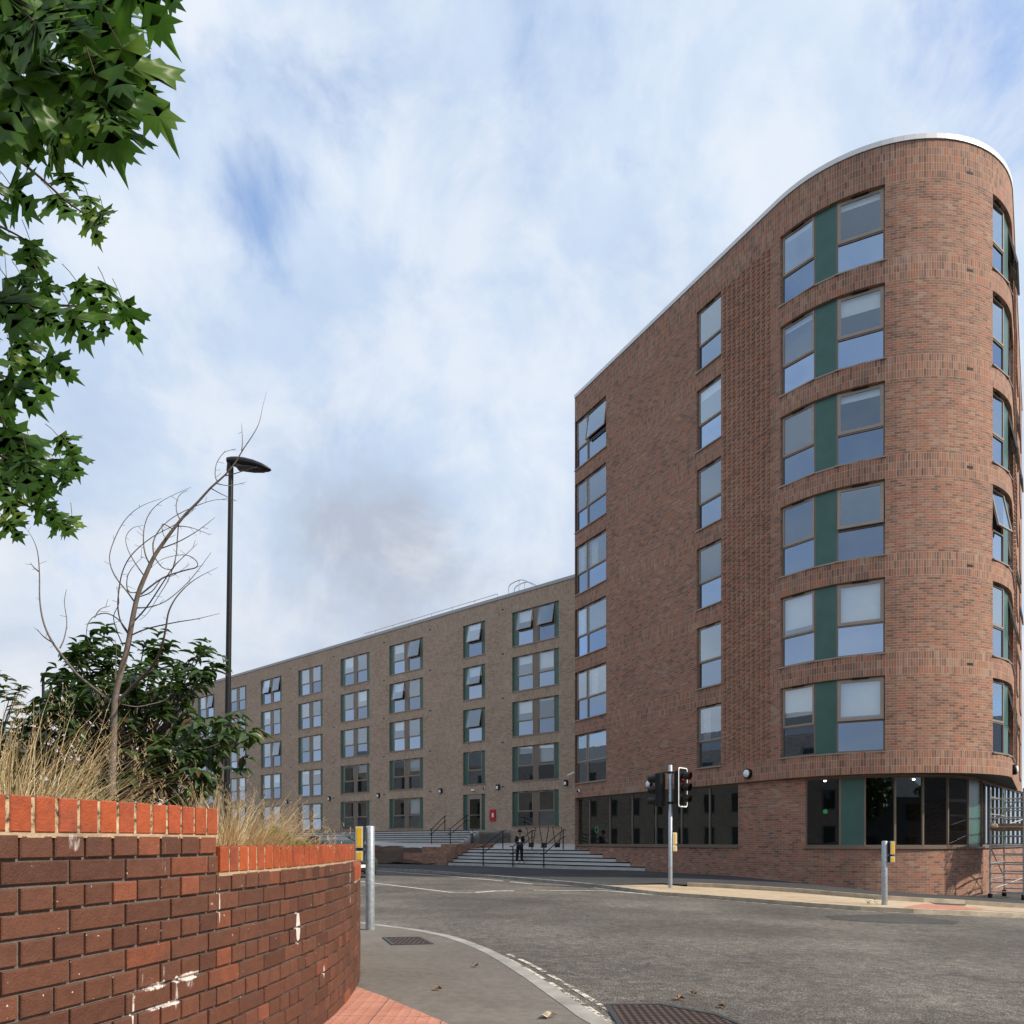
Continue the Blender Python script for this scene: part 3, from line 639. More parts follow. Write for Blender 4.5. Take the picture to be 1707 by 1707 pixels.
sA = (0.0, sx_(1010.3)); sB = (sx_(1161), sx_(1201.9)); sCc = (sx_(1300.5), sx_(1475.5)); s_d0 = sx_(1655)
sD = (s_d0, s_d0+3.6)
cols = [sA, sB, sCc, sD]
q = sD[1]+2.6
while q+2.6 < SEND: cols.append((q, q+2.2)); q += 5.2
ops = [(a, b_, z, z+2.25) for a, b_ in cols for z in SILL]
mb = MB(); facade(mb, tower, 0, SEND, ops, zs, tband, extra=[TL, TL+ARC], v0=2.7)
# end walls, hidden sides
E1 = Vector(tower(SEND)[:2]); B1 = TP+gn*11.5; B2 = E1+(-Vector(tower(SEND)[2:]))*9.0
def flat_wall(mb, a, b_, z0, z1, mi=0):
    L = (Vector(b_)-Vector(a)).length; mb.quad((a[0], a[1], z0), (b_[0], b_[1], z0), (b_[0], b_[1], z1), (a[0], a[1], z1), mi, uv=[(0, z0-2.7), (L, z0-2.7), (L, z1-2.7), (0, z1-2.7)])
flat_wall(mb, B1, TP, -1.5, TOP); flat_wall(mb, E1, B2, -2.5, TOP); flat_wall(mb, B2, B1, -2.5, TOP)
mb.build('brick_wall', ['red_brick', 'red_soldier'], TW)
# projecting header panels
mb = MB()
def studs(a, b_, z0, z1):
    s = a; ci = 0
    while s < b_-.1:
        z = z0+(.075 if ci % 2 else 0)
        while z < z1-.06:
            if not any(o[0]-.05 < s < o[1] and o[2] < z < o[3] for o in ops):
                p = tower(s+.05); mb.M = frame((p[0], p[1], z), (-p[3], p[2], 0), (p[2], p[3], 0)); mb.box(-.052, .052, -.026, .0, .003, .070)
                o0 = len(mb.uv)-6
                for i in range(6): mb.uv[o0+i] = [(s, z-2.7+.01), (s+.1, z-2.7+.01), (s+.1, z-2.7+.06), (s, z-2.7+.06)]
            z += .15
        s += .225; ci += 1
    mb.has_uv = True
studs(sx_(1206.5), sx_(1292), 2.7, HEAD[5]); studs(sD[1]+.4, cols[4][0]-.25, 2.7, HEAD[5])
mb.M = Matrix(); mb.build('textured_brick_panel', 'stud_brick', TW)
# coping trim
def rail_path(mb, path, s0, s1, o0, o1, z0, z1, mi=0, ds=.3):
    n_ = int((s1-s0)/ds); P_ = [path(s0+(s1-s0)*i/n_) for i in range(n_+1)]
    for a, b_ in zip(P_, P_[1:]):
        A_ = [(a[0]-a[2]*o, a[1]-a[3]*o) for o in (o0, o1)]; B_ = [(b_[0]-b_[2]*o, b_[1]-b_[3]*o) for o in (o0, o1)]
        mb.add([(*A_[0], z0), (*B_[0], z0), (*B_[1], z0), (*A_[1], z0), (*A_[0], z1), (*B_[0], z1), (*B_[1], z1), (*A_[1], z1)], [(0, 3, 2, 1), (4, 5, 6, 7), (0, 1, 5, 4), (2, 3, 7, 6)], mi)
mb = MB(); rail_path(mb, tower, 0, SEND, -.03, .35, TOP+.02, TOP+.17); rail_path(mb, tower, 0, SEND, .0, .3, TOP, TOP+.02, 1); mb.build('roof_coping', ['white_trim', 'black_metal'], TW)
roofp = [tower(SEND*i/60, .2) for i in range(61)]
mb = MB(); ring = [(p[0], p[1], TOP+.05) for p in roofp]+[(B2.x, B2.y, TOP+.05), (B1.x, B1.y, TOP+.05)]; mb.add(ring, [tuple(range(len(ring)))]); mb.build('roof', 'roof_dark', TW)
# soffit between skirt and ground storey
sof = [tower(SEND*i/70, .0) for i in range(71)]
mb = MB(); ring = [(p[0], p[1], SK+.002) for p in sof]+[(B2.x, B2.y, SK+.002), (B1.x, B1.y, SK+.002)]; mb.add(ring, [tuple(range(len(ring)))]); mb.build('soffit', 'soffit', TW)
# ground storey walls
gl0 = (gx_(962), gx_(1230.5)); gr0 = (gx_(1342.5), gx_(1638)); 
gr1 = (gr0[1]+.02, gr0[1]+9.5)
gops = [(gl0[0], gl0[1], -.20, 2.0), (gr0[0], gr0[1], -.20, 2.0), (gr1[0], gr1[1], -.20, 2.0)]
mb = MB(); facade(mb, gfl, 0, 24, gops, [-2.6, -.20, 2.0, SK+.002], lambda z: 0, extra=[GL, GL+GARC], v0=.0, depth=.12); mb.build('ground_wall', 'low_brick', TW)
ROOMS = MB()
def shop(par, edges, kinds, z0=-.20, z1=2.0):
    """edges: arc lengths of the mullions; kinds: 'p' pane or 'g' green panel between them"""
    fr = MB(); gps = []; pns = []; T = .05
    def at_s(s, o): p = gfl(s, o); return Vector((p[0], p[1], 0))
    for a, b_, k_ in zip(edges, edges[1:], kinds):
        nn = max(1, int((b_-a)/.8)) if k_ == 'p' else 1
        pa, pb = at_s(a, .06), at_s(b_, .06); L = (pb-pa).length; u = (pb-pa).normalized(); M = frame((pa.x, pa.y, 0), u, (u.y, -u.x, 0))
        fr.M = M
        if k_ == 'g': gp = MB(); gp.M = M; gps.append(gp); gp.box(.01, L-.01, .0, .03, z0+.09, z1-.04)
        else: pn = MB(); pn.M = M; pns.append(pn); pn.quad((.02, .03, z0+.1), (L-.02, .03, z0+.1), (L-.02, .03, z1-.04), (.02, .03, z1-.04))
        fr.box(0, L, -.01, .06, z0, z0+.09); fr.box(0, L, -.01, .06, z1-.05, z1); fr.box(-.03, .03, -.012, .07, z0+.09, z1-.05)
    fr.box(L-.03, L+.03, -.011, .07, z0+.09, z1-.05)
    # projecting sill
    fr.M = Matrix()
    n_ = max(2, int((edges[-1]-edges[0])/.3)); 
    rail_path(fr, gfl, edges[0]-.02, edges[-1]+.02, -.05, .02, z0-.03, z0+.03)
    win = fr.build('shop_window', 'bronze', par); 
    for pn in pns: pn.build('pane', 'shop_glass', win)
    for gp in gps: gp.build('green_panel', 'green_panel', win)
e1 = [gl0[0]]+[gx_(x) for x in (981, 1015, 1052, 1091.5, 1134, 1181)]+[gl0[1]]
shop(TW, e1, 'ppppppp')
e2 = [gr0[0]]+[gx_(x) for x in (1400, 1442, 1493.5, 1541, 1583.5, 1618.5)]+[gr0[1]]
shop(TW, e2, 'pgppppg')
e3 = [gr1[0]+q for q in (0, .75, 1.5, 2.25, 3.0, 3.75, 4.5, 5.3, 6.3, 7.3, 8.3, 9.4)]; shop(TW, e3, 'pppppgppppp')
# ground storey interior: floor, back wall, ceiling lights
mb = MB()
bk = [gfl(24*i/40, 3.2) for i in range(41)]; fn = [gfl(24*i/40, .14) for i in range(41)]
for a, b_, c, d in zip(bk, bk[1:], fn, fn[1:]):
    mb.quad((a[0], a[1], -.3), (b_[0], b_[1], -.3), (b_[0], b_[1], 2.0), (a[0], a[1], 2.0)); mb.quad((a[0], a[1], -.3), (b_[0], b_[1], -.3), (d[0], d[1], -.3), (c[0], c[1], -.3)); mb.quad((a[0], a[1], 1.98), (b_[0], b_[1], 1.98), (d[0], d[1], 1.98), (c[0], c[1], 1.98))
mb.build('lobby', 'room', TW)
for px, dd in ((1361, .9), (1446, 1.4), (1560, .9)):
    p = gfl(gx_(px), dd); mb = MB(); mb.M = Matrix.Translation((p[0], p[1], 1.93)); mb.lathe([(.0, 0), (.035, 0), (.045, .03), (.045, .045)], 12); mb.build('ceiling_downlight', 'lamp_lit', TW)
p = gfl(gx_(1369), .5); mb = MB(); mb.M = frame((p[0], p[1], .95), (-p[3], p[2], 0), (p[2], p[3], 0)); mb.lathe([(0, 0), (.07, 0), (.07, .02), (0, .02)], 20, axis='y'); mb.build('window_sign', 'sign_green', TW)
p = gfl(gx_(991), .12); mb = MB(); mb.M = frame((p[0], p[1], .52), (-p[3], p[2], 0), (p[2], p[3], 0)); ringp = [(.13*math.cos(i/16*6.283), 0, .13*math.sin(i/16*6.283)) for i in range(17)]; mb.tube(ringp, .014, 5, cap=False); mb.build('window_sign', 'sign_green', TW)
# upper windows
def chord(path, a, b_, off=0.0):
    p, q_ = Vector(path(a)[:2]), Vector(path(b_)[:2]); L = (q_-p).length; u = (q_-p).normalized(); return (p, u, L)
def tower_win(a, b_, z, spec):
    p, u, L = chord(tower, a, b_); make_window(TW, frame((p.x, p.y, z), (u.x, u.y, 0), (u.y, -u.x, 0)), L, 2.25, spec)
W_ = lambda **k_: ('w', k_.pop('w', 1), k_)
for i in range(6):
    z = SILL[i]
    fl = rnd.random
    tower_win(sA[0]+.05, sA[1], z, [('w', .36, dict(blind=.0, curtain=i in (2, 3))), ('w', .64, dict(open=8 if i == 5 else 0, curtain=i in (1, 3), blind=0))])
    tower_win(*sB, z, [('w', 1, dict(blind=.25 if i in (4,) else 0, curtain=i == 0))])
    a, b_ = sCc; m1, m2 = sx_(1356.5), sx_(1393.5)
    bl1 = [.72, .8, 0, 0, .12, .1][i]; bl2 = [.86, 1, .06, .2, .42, .16][i]
    tower_win(a, m1, z, [('w', 1, dict(blind=bl1, thick=1.1))])
    p, u, L = chord(tower, m1, m2); gp = MB(); gp.M = frame((p.x, p.y, z), (u.x, u.y, 0), (u.y, -u.x, 0)); gp.box(.003, L-.003, .10, .14, 0, 2.25); gp.build('green_panel', 'green_panel', TW)
    fr = MB(); fr.M = gp.M; fr.box(-.03, L+.03, -.03, .10, -.045, -.003); fr.build('sill', 'bronze_light', TW)
    tower_win(m2, b_, z, [('w', 1, dict(blind=bl2, open=[3, 0, 5, 0, 0, 0][i], thick=1.7))])
    a, b_ = sD
    tower_win(a, a+1.05, z, [('w', 1, dict(open=11 if i == 2 else 0, thick=1.1))])
    p, u, L = chord(tower, a+1.05, a+1.75); gp = MB(); gp.M = frame((p.x, p.y, z), (u.x, u.y, 0), (u.y, -u.x, 0)); gp.box(.003, L-.003, .10, .14, 0, 2.25); gp.build('green_panel', 'green_panel', TW)
    fr = MB(); fr.M = gp.M; fr.box(-.03, L+.03, -.03, .10, -.045, -.003); fr.build('sill', 'bronze_light', TW)
    tower_win(a+1.75, b_, z, [('w', 1, dict(open=12 if i in (0, 1, 3, 5) else 0, thick=1.2))])
    for (a, b_) in cols[4:]: tower_win(a, b_, z, [('g', .14, {}), ('w', .72, dict(open=10 if rnd.random() < .3 else 0)), ('g', .14, {})])
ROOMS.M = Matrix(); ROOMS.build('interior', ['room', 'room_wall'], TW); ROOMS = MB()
# weep vents on the nose
sv_ = sx_(1617)
for z in [q-.36 for q in SILL[1:]]+[HEAD[5]+.28]:
    p = tower(sv_); mb = MB(); mb.M = frame((p[0], p[1], z), (-p[3], p[2], 0), (p[2], p[3], 0)); mb.box(-.11, .11, -.004, .02, -.035, .035); mb.build('wall_vent', 'rubber', TW)
# wall lights and camera (things fixed to walls stay parts of the building)
def bulkhead(par, p, n_, r_=.17, square=False):
    u = Vector((-n_[1], n_[0], 0)); M = frame(p, u, n_); mb = MB(); mb.M = M
    if square: mb.bbox(-.13, .13, -.16, 0, -.17, .17, .02)
    else: mb.lathe([(0, 0), (r_, 0), (r_, .09), (r_*.86, .12), (r_*.8, .10), (0, .10)], 24, axis='y')
    o = mb.build('wall_light', 'black_metal', par)
    mb = MB(); mb.M = M
    if square: mb.bbox(-.095, .095, -.175, -.155, -.13, .06, .01)
    else: mb.lathe([(r_*.8, .10), (r_*.74, .13), (r_*.5, .155), (0, .165)], 24, axis='y')
    mb.build('diffuser', 'white_plastic', o)
for px, z in ((1248, 2.30), (1083.5, 2.30)):
    p = tower(sx_(px)); bulkhead(TW, (p[0], p[1], z), (p[2], p[3], 0))
p = tower(sD[1]-1.2); bulkhead(TW, (p[0], p[1], 2.32), (p[2], p[3], 0))
def dome_cam(par, p, n_):
    u = Vector((-n_[1], n_[0], 0)); mb = MB(); mb.M = frame(p, u, n_); mb.lathe([(0, 0), (.08, 0), (.08, .07), (.06, .1)], 16, axis='y'); o = mb.build('security_camera', 'white_plastic', par)
    mb = MB(); mb.M = frame((p[0], p[1], p[2]-.01), u, n_); mb.lathe([(.06, .09), (.05, .13), (0, .155)], 16, axis='y'); mb.build('camera_lens', 'black_metal', o)
p = tower(sx_(966)); dome_cam(TW, (p[0], p[1], 2.33), (p[2], p[3], 0))
# ------------------------------------------------------------------ the long block behind
BDr = Vector((-.744, .668)); BP = Vector((1.83, 47.72))-BDr*7.5; BN = Vector((-BDr.y, BDr.x))*1.0
if BN.y > 0: BN = -BN
def block(s, off=0.0): p = BP+BDr*s; return (p.x-BN.x*off, p.y-BN.y*off, BN.x, BN.y)
def bx_(px):
    r_ = Vector(((px-CX)/F, 1.0)); # ray t*r = BP + BDr*s
    det = r_.x*-BDr.y+BDr.x*r_.y
    t_ = (BP.x*-BDr.y+BDr.x*BP.y)/det
    return (r_*t_-BP).dot(BDr)
BL = bx_(287)
BS = .975; BTOP = 16.02
TB = thing('apartment_block', 'long grey-brown brick apartment block of five storeys behind the steps', 'building', (BP.x, BP.y, .7))
# the path runs leftwards in the picture; windows are measured with left = larger s
colpx = [(291.5, 314.5), (329.5, 357.4), (380, 410.7), (434.5, 469.4), (496.8, 537.8), (567.4, 615.8), (648.6, 705.2), (771.6, 808.5), (853.6, 931.5)]
bcols = [(bx_(b_), bx_(a)) for a, b_ in colpx]
bops = []
for ci, (a, b_) in enumerate(bcols):
    for i in range(5):
        z = BS+FL*i
        if ci == 7 and i == 0: bops.append((a, b_, .74, z+2.25))
        else: bops.append((a, b_, z, z+2.25))
def bband(z): return 0 if any(BS+FL*i < z < BS+FL*i+2.25 for i in range(5)) or z < BS else 1
mb = MB(); facade(mb, block, 0, BL, bops, [-.3]+[BS+FL*i for i in range(5)]+[BS+FL*i+2.25 for i in range(5)]+[BTOP], bband, ds=3, v0=BS)
e = [block(BL), block(BL, 12), block(0, 12), block(0)]
for a, b_ in zip(e, e[1:]): flat_wall(mb, a[:2], b_[:2], -1.2, BTOP)
mb.build('brick_wall', ['grey_brick', 'grey_soldier'], TB)
mb = MB(); rail_path(mb, block, 0, BL+.05, -.05, .3, BTOP, BTOP+.20, 0, 4); mb.build('roof_coping', 'alu', TB)
mb = MB(); c = [block(0, .1), block(BL, .1), block(BL, 12), block(0, 12)]; mb.add([(p[0], p[1], BTOP+.05) for p in c], [(0, 1, 2, 3)]); mb.build('roof', 'roof_dark', TB)
# roof edge safety rail and ladder hoops
mb = MB()
def bpt(s, off, z): p = block(s, off); return (p[0], p[1], z)
s0, s1 = bx_(600), bx_(822)
for zz_ in (.62, .40): mb.tube([bpt(s0, .45, BTOP+zz_), bpt(s1, .45, BTOP+zz_)], .022, 5)
s_ = s1
while s_ < s0: mb.tube([bpt(s_, .45, BTOP+.0), bpt(s_, .45, BTOP+.62)], .02, 5); s_ += 2.2
mb.build('roof_rail', 'galvanised', TB)
mb = MB(); sa, sb = bx_(884), bx_(844)
for o_ in (.25, .8):
    mb.tube(smooth_line([bpt(sb, o_, BTOP+.0), bpt(sb, o_, BTOP+.75), bpt(sb-.35, o_, BTOP+.95), bpt((sa+sb)/2-.1, o_, BTOP+.98), bpt(sa+.15, o_, BTOP+.55), bpt(sa, o_, BTOP+.40)], 3), .028, 6)
    mb.tube([bpt(sb-.9, o_, BTOP), bpt(sb-.9, o_, BTOP+.97)], .025, 5)
mb.build('ladder_hoop', 'galvanised', TB)
OPEN = {(8, 4): (11, 11), (7, 4): (12,), (7, 3): (12,), (7, 2): (12,), (6, 4): (0, 10), (6, 3): (11, 0), (3, 4): (10, 10), (3, 2): (0, 8), (1, 4): (0, 9), (0, 4): (9, 9)}
BLI = {(8, 4): (.55, .0), (8, 3): (.4, .8), (8, 2): (.6, .1), (8, 1): (.35, .85), (8, 0): (0, 0), (7, 4): (.3,), (6, 1): (0, .7), (6, 0): (0, .9), (5, 1): (0, .5), (5, 4): (.6, 0), (6, 3): (.5, 0), (4, 1): (.2, .3)}
for ci, (a, b_) in enumerate(bcols):
    for i in range(5):
        z = BS+FL*i; p = Vector(block(b_)[:2]); L = b_-a; M = frame((p.x, p.y, z), (-BDr.x, -BDr.y, 0), (BN.x, BN.y, 0))
        op = OPEN.get((ci, i), (0, 0)); bl = BLI.get((ci, i), (.5*(rnd.random() < .4), .6*(rnd.random() < .4)))
        if ci == 7:
            if i == 0:
                M = frame((p.x, p.y, .74), (-BDr.x, -BDr.y, 0), (BN.x, BN.y, 0)); fr = MB(); fr.M = M; h_ = 2.485; x0, x1 = .19*L, .83*L
                fr.box(x0, x0+.08, .06, .14, 0, h_); fr.box(x1-.08, x1, .06, .14, 0, h_); fr.box(x0+.08, x1-.08, .06, .14, h_-.22, h_)
                d = fr.build('door_frame', 'bronze_light', TB)
                dm = MB(); dm.M = M; a0, a1 = x0+.085, x1-.085
                dm.box(a0, a0+.1, .07, .12, .02, h_-.23); dm.box(a1-.1, a1, .07, .12, .02, h_-.23); dm.box(a0+.1, a1-.1, .07, .12, .02, .12); dm.box(a0+.1, a1-.1, .07, .12, h_-.33, h_-.23)
                dm.quad((a0+.1, .095, .12), (a1-.1, .095, .12), (a1-.1, .095, h_-.33), (a0+.1, .095, h_-.33), 1)
                d = dm.build('door', ['bronze_light', 'shop_glass'], TB)
                hm = MB(); hm.M = M; hm.tube([(a0+.1, .05, 1.05), (a1-.1, .05, 1.05)], .018, 6); hm.build('push_bar', 'alu', d)
                gm = MB(); gm.M = M; gm.box(.005, x0, .10, .14, 0, h_); gm.build('green_panel', 'green_panel', TB); gm = MB(); gm.M = M; gm.box(x1, L-.005, .10, .14, 0, h_); gm.build('green_panel', 'green_panel', TB)
                ROOMS.M = M; ROOMS.quad((0, 1.5, 0), (L, 1.5, 0), (L, 1.5, h_), (0, 1.5, h_)); ROOMS.quad((0, .15, h_), (L, .15, h_), (L, 1.5, h_), (0, 1.5, h_))
                st = MB(); st.M = M; st.box(.2, L+.1, -1.1, .05, -.6, -.02); st.build('door_step', 'concrete', TB)
                continue
            spec = [('g', .19, {}), ('w', .64, dict(open=op[0], blind=bl[0])), ('g', .17, {})]
        else: spec = [('g', .105, {}), ('w', .345, dict(open=op[0], blind=bl[0])), ('m', .105, {}), ('w', .345, dict(open=op[1], blind=bl[1])), ('g', .10, {})]
        make_window(TB, M, L, 2.25, spec)
ROOMS.M = Matrix(); ROOMS.build('interior', ['room', 'room_wall'], TB)
for px, y in ((550, 1331), (631.8, 1325.8), (735.5, 1318.5), (831, 1312), (944.3, 1305), (479, 1336)):
    s_ = bx_(px); p = block(s_); z = (YH-y)/F*p[1]; bulkhead(TB, (p[0], p[1], z), (BN.x, BN.y, 0), square=True)
p = block(bx_(789)); mb = MB(); mb.M = frame((p[0], p[1], (YH-1317)/F*p[1]), (-BDr.x, -BDr.y, 0), (BN.x, BN.y, 0)); mb.bbox(-.16, .16, -.09, 0, -.06, .06, .02); mb.build('emergency_light', 'white_plastic', TB)
p = block(bx_(808)); dome_cam(TB, (p[0], p[1], (YH-1314)/F*p[1]), (BN.x, BN.y, 0))
p = block(bx_(955)); mb = MB(); mb.M = Matrix.Translation((p[0], p[1], (YH-1291)/F*p[1])); mb.tube([(0, 0, .05), (BN.x*.25, BN.y*.25, .05)], .03, 6); mb.tube([(.05, -.35, .08), (-.35, -.45, -.10)], .07, 10); mb.build('security_camera', 'white_plastic', TB)
# red dry-riser cabinet
p = block(bx_(822)); Mx = frame((p[0], p[1], (YH-1368)/F*p[1]), (-BDr.x, -BDr.y, 0), (BN.x, BN.y, 0))
mb = MB(); mb.M = Mx; mb.bbox(-.26, .26, -.10, .0, 0, .74, .015); o = mb.build('riser_cabinet', 'fire_red', TB)
mb = MB(); mb.M = Mx; mb.box(-.02, .13, -.106, -.1005, .24, .50); mb.build('label_plate', 'white_plastic', o)
# weep vents
for px in (838, 717, 640, 556, 484):
    s_ = bx_(px); p = block(s_)
    for i in range(1, 6):
        mb = MB(); mb.M = frame((p[0], p[1], BS+FL*i-.3), (-BDr.x, -BDr.y, 0), (BN.x, BN.y, 0)); mb.box(-.1, .1, -.004, .02, -.04, .04); mb.build('wall_vent', 'rubber', TB)

# ------------------------------------------------------------------ terrace, steps
def bpx(s, off, z): p = BP+BDr*s+BN*off; return Vector((p.x, p.y, z))
def flight(name, label, P0, tdir, mdir, length, top, n, rise, tread, depth_top, nz=True, body='concrete'):
    """P0: front edge start of the lowest nosing; mdir: towards the top"""
    root = thing(name, label, 'steps', (P0.x, P0.y, top-n*rise)); mb = MB(); nb = MB(); P0 = Vector((P0.x, P0.y, 0))
    u, v = Vector((tdir.x, tdir.y, 0)), Vector((mdir.x, mdir.y, 0))
    for i in range(n):
        z1 = top-(n-1-i)*rise; a = P0+v*tread*i; fd = tread*(n-1-i)+depth_top-.004*(n-1-i)
        a3 = Vector((a.x, a.y, 0)); q = [a3, a3+u*length, a3+u*length+v*fd, a3+v*fd]; zb = top-n*rise-.7-.01*i
        mb.add([(p.x, p.y, zb) for p in q]+[(p.x, p.y, z1) for p in q], [(0, 3, 2, 1), (4, 5, 6, 7), (0, 1, 5, 4), (1, 2, 6, 5), (2, 3, 7, 6), (3, 0, 4, 7)])
        q = [a3-v*.006, a3+u*length-v*.006, a3+u*length+v*.05, a3+v*.05]
        nb.add([(p.x, p.y, z1-.045) for p in q]+[(p.x, p.y, z1+.004) for p in q], [(0, 3, 2, 1), (4, 5, 6, 7), (0, 1, 5, 4), (1, 2, 6, 5), (2, 3, 7, 6), (3, 0, 4, 7)])
    mb.build('treads', body, root); nb.build('nosing', 'black_metal', root); return root
# lower flight: nosing line through (4.99,31.3)
LT = Vector((-.744, .668)); LM = Vector((.668, .744))
flight('lower_steps', 'wide flight of pale steps with black nosings rising from the dark footway beside the tower', Vector((4.99, 31.30))-LT*.8, LT, LM, 11.1+.8, -.40, 5, .16, .35, 8.5)
# upper flight in front of the long block
sR = bx_(851); sLft = BL+2
u0 = BP+BDr*(sR)+BN*4.6
flight('upper_steps', 'long flight of pale steps with black nosings along the front of the grey block', u0, BDr, -BN, sLft-sR, .72, 6, .15, .33, 3.2)
for i in range(0): pass
# pale path between the flights, rising to the left
def GP(x, y):
    s_ = (Vector((x, y))-BP).dot(BDr); o_ = (Vector((x, y))-BP).dot(BN); return -.40+max(0, 8.6-o_)*.03+max(0, s_-8)*.026
mbp = [bpx(-7, .02, 0), bpx(-7, 8.6, 0), bpx(5.4, 8.6, 0), bpx(12, 8.7, 0), bpx(18, 8.4, 0), bpx(30, 8.2, 0), bpx(46, 7.5, 0), bpx(46, 3.0, 0), bpx(bx_(851)+.1, 3.0, 0), bpx(bx_(851)+.1, .02, 0)]
sheet('upper_path', [(p.x, p.y) for p in mbp], GP, .005, 'path_pale', 1.5, skirt=.12, kind='structure')
# soil bank
def GS(x, y):
    p = Vector((x, y)); s_ = (p-BP).dot(BDr); o_ = (p-BP).dot(BN)
    hi = -.41+max(0, s_-8)*.026; lo = GB(x, y)-.02; fr_ = 10.4+min(1, max(0, (s_-7)/7))*2.6; k_ = min(1, max(0, (o_-8.7)/(fr_-8.7))); k_ = k_*k_*(3-2*k_)
    return hi*(1-k_)+lo*k_+.10*(mnoise.noise(Vector((x*.8, y*.8, 3)))+.5*mnoise.noise(Vector((x*2.3, y*2.3, 5))))+.03
sp = [bpx(5.4, 8.5, 0), bpx(5.4, 10.1, 0), bpx(8.9, 10.5, 0), bpx(10.5, 11.6, 0), bpx(14, 13.0, 0), bpx(22, 13.6, 0), bpx(44, 13.5, 0), bpx(44, 7.4, 0), bpx(30, 8.0, 0), bpx(18, 8.3, 0)]
sheet('soil_bank', [(p.x, p.y) for p in sp], GS, 0, 'soil', .5, kind='structure')
# small stepped brick wall left of the lower steps
q0 = Vector((4.99, 31.30)); root = thing('stepped_wall', 'low stepped brick wall at the left end of the lower steps, beside the soil bank', 'wall', (q0.x+LT.x*12, q0.y+LT.y*12, -1.25))
mb = MB()
def wbox(t0, t1, m0, m1, z0, z1):
    c = [q0+LT*t+LM*m_ for t, m_ in ((t0, m0), (t1, m0), (t1, m1), (t0, m1))]
    for a, b_ in zip(c, c[1:]+c[:1]): flat_wall(mb, a, b_, z0, z1)
    mb.add([(p.x, p.y, z1) for p in c], [(0, 1, 2, 3)], 0, uv=[(p.x, p.y) for p in c])
wbox(11.15, 14.6, -.05, .25, -1.6, -.62); wbox(11.15, 13.4, .252, .60, -1.6, -.30); wbox(11.12, 12.3, .602, 3.4, -1.6, -.14)
mb.build('brickwork', 'low_brick', root)
# orange debris netting in the soil
mb = MB(); r2 = random.Random(3)
for i in range(42):
    p = bpx(11.6+r2.uniform(-.8, .8), 10.2+r2.uniform(-.3, .3), 0); z = GS(p.x, p.y)
    a = Vector((p.x, p.y, z+r2.uniform(0, .25))); mb.tube([a, a+Vector((r2.uniform(-.3, .3), r2.uniform(-.1, .1), r2.uniform(-.15, .15)))], .008, 4)
mb.build('debris_netting', 'fire_red', None, tuple(bpx(11.6, 10.2, -.8)), label='crumpled red mesh netting lying on the soil bank', category='netting')
# boards lying at the soil
# handrails
def rail(label, foot, top_, d2, name='handrail', posts=2):
    """foot: base of lower post, top_: base of upper post"""
    root = thing(name, label, 'handrail', tuple(foot), 'black handrails on the steps'); mb = MB(); h = .95
    f_, t_ = Vector(foot), Vector(top_); e_ = (t_-f_); e_.z = 0; e_.normalize()
    for p in (f_, t_): mb.tube([p, p+Vector((0, 0, h))], .028, 8)
    mb.build('post', 'black_metal', root)
    mb = MB()
    for hh in (h, .62): mb.tube([f_-e_*.28+Vector((0, 0, hh)), f_+Vector((0, 0, hh)), t_+Vector((0, 0, hh)), t_+e_*.3+Vector((0, 0, hh))], .024, 8)
    mb.build('rail', 'black_metal', root)
def lstep(t_, m_, z): p = q0+LT*t_+LM*m_; return (p.x, p.y, z)
def t_at(px, m_):
    r_ = (px-CX)/F; a = q0+LM*m_; return (a.x-r_*a.y)/(r_*LT.y-LT.x)
for px, px2, lb in ((805.5, 840.5, 'black two-bar handrail at the left end of the lower steps'), (906.5, 941, 'black two-bar handrail on the right part of the lower steps'), (855, 889, 'black two-bar handrail in the middle of the lower steps, behind the standing person')):
    t1 = t_at(px, .1-.2); t2 = t_at(px2, 2.0); rail(lb, lstep(t1, -.1, -1.2), lstep(t2, 1.9, -.40), 0)
def ustep(px, off):
    s_ = bx_(px)
    # correct for offset towards the camera
    for _ in range(12):
        p = BP+BDr*s_+BN*off; e_ = CX+F*p.x/p.y-px; s_ += e_*.03
    return BP+BDr*s_+BN*off
for a, b_, lb in ((719.5, 741.5, 'black two-bar handrail on the upper steps, left of the entrance door'), (750.5, 778, 'black two-bar handrail on the upper steps running up to the entrance door')):
    p, q = ustep(a, 4.75), ustep(b_, 2.7); rail(lb, (p.x, p.y, -.18), (q.x, q.y, .72), 0)
# bollard light
def hitz(x, y, z): D = z*F/(YH-y); return Vector(((x-CX)/F*D, D, z))
p = bpx(11.0, 7.6, -.40); p = Vector(((786.5-CX)/F*p.y, p.y, GP(p.x, p.y)))
root = thing('bollard_light', 'dark grey cylindrical bollard light standing on the pale path before the upper steps', 'bollard', tuple(p)); mb = MB(); mb.M = Matrix.Translation(p)
mb.lathe([(0, 0), (.085, 0), (.085, .78), (.0, .78)], 16); mb.build('post', 'dark_grey', root)
mb = MB(); mb.M = Matrix.Translation(p); mb.lathe([(.07, .78), (.07, .90)], 16); mb.build('lens', 'white_plastic', root)
mb = MB(); mb.M = Matrix.Translation(p); mb.lathe([(.09, .90), (.088, .95), (.05, 1.0), (0, 1.01)], 16); mb.build('cap', 'dark_grey', root)
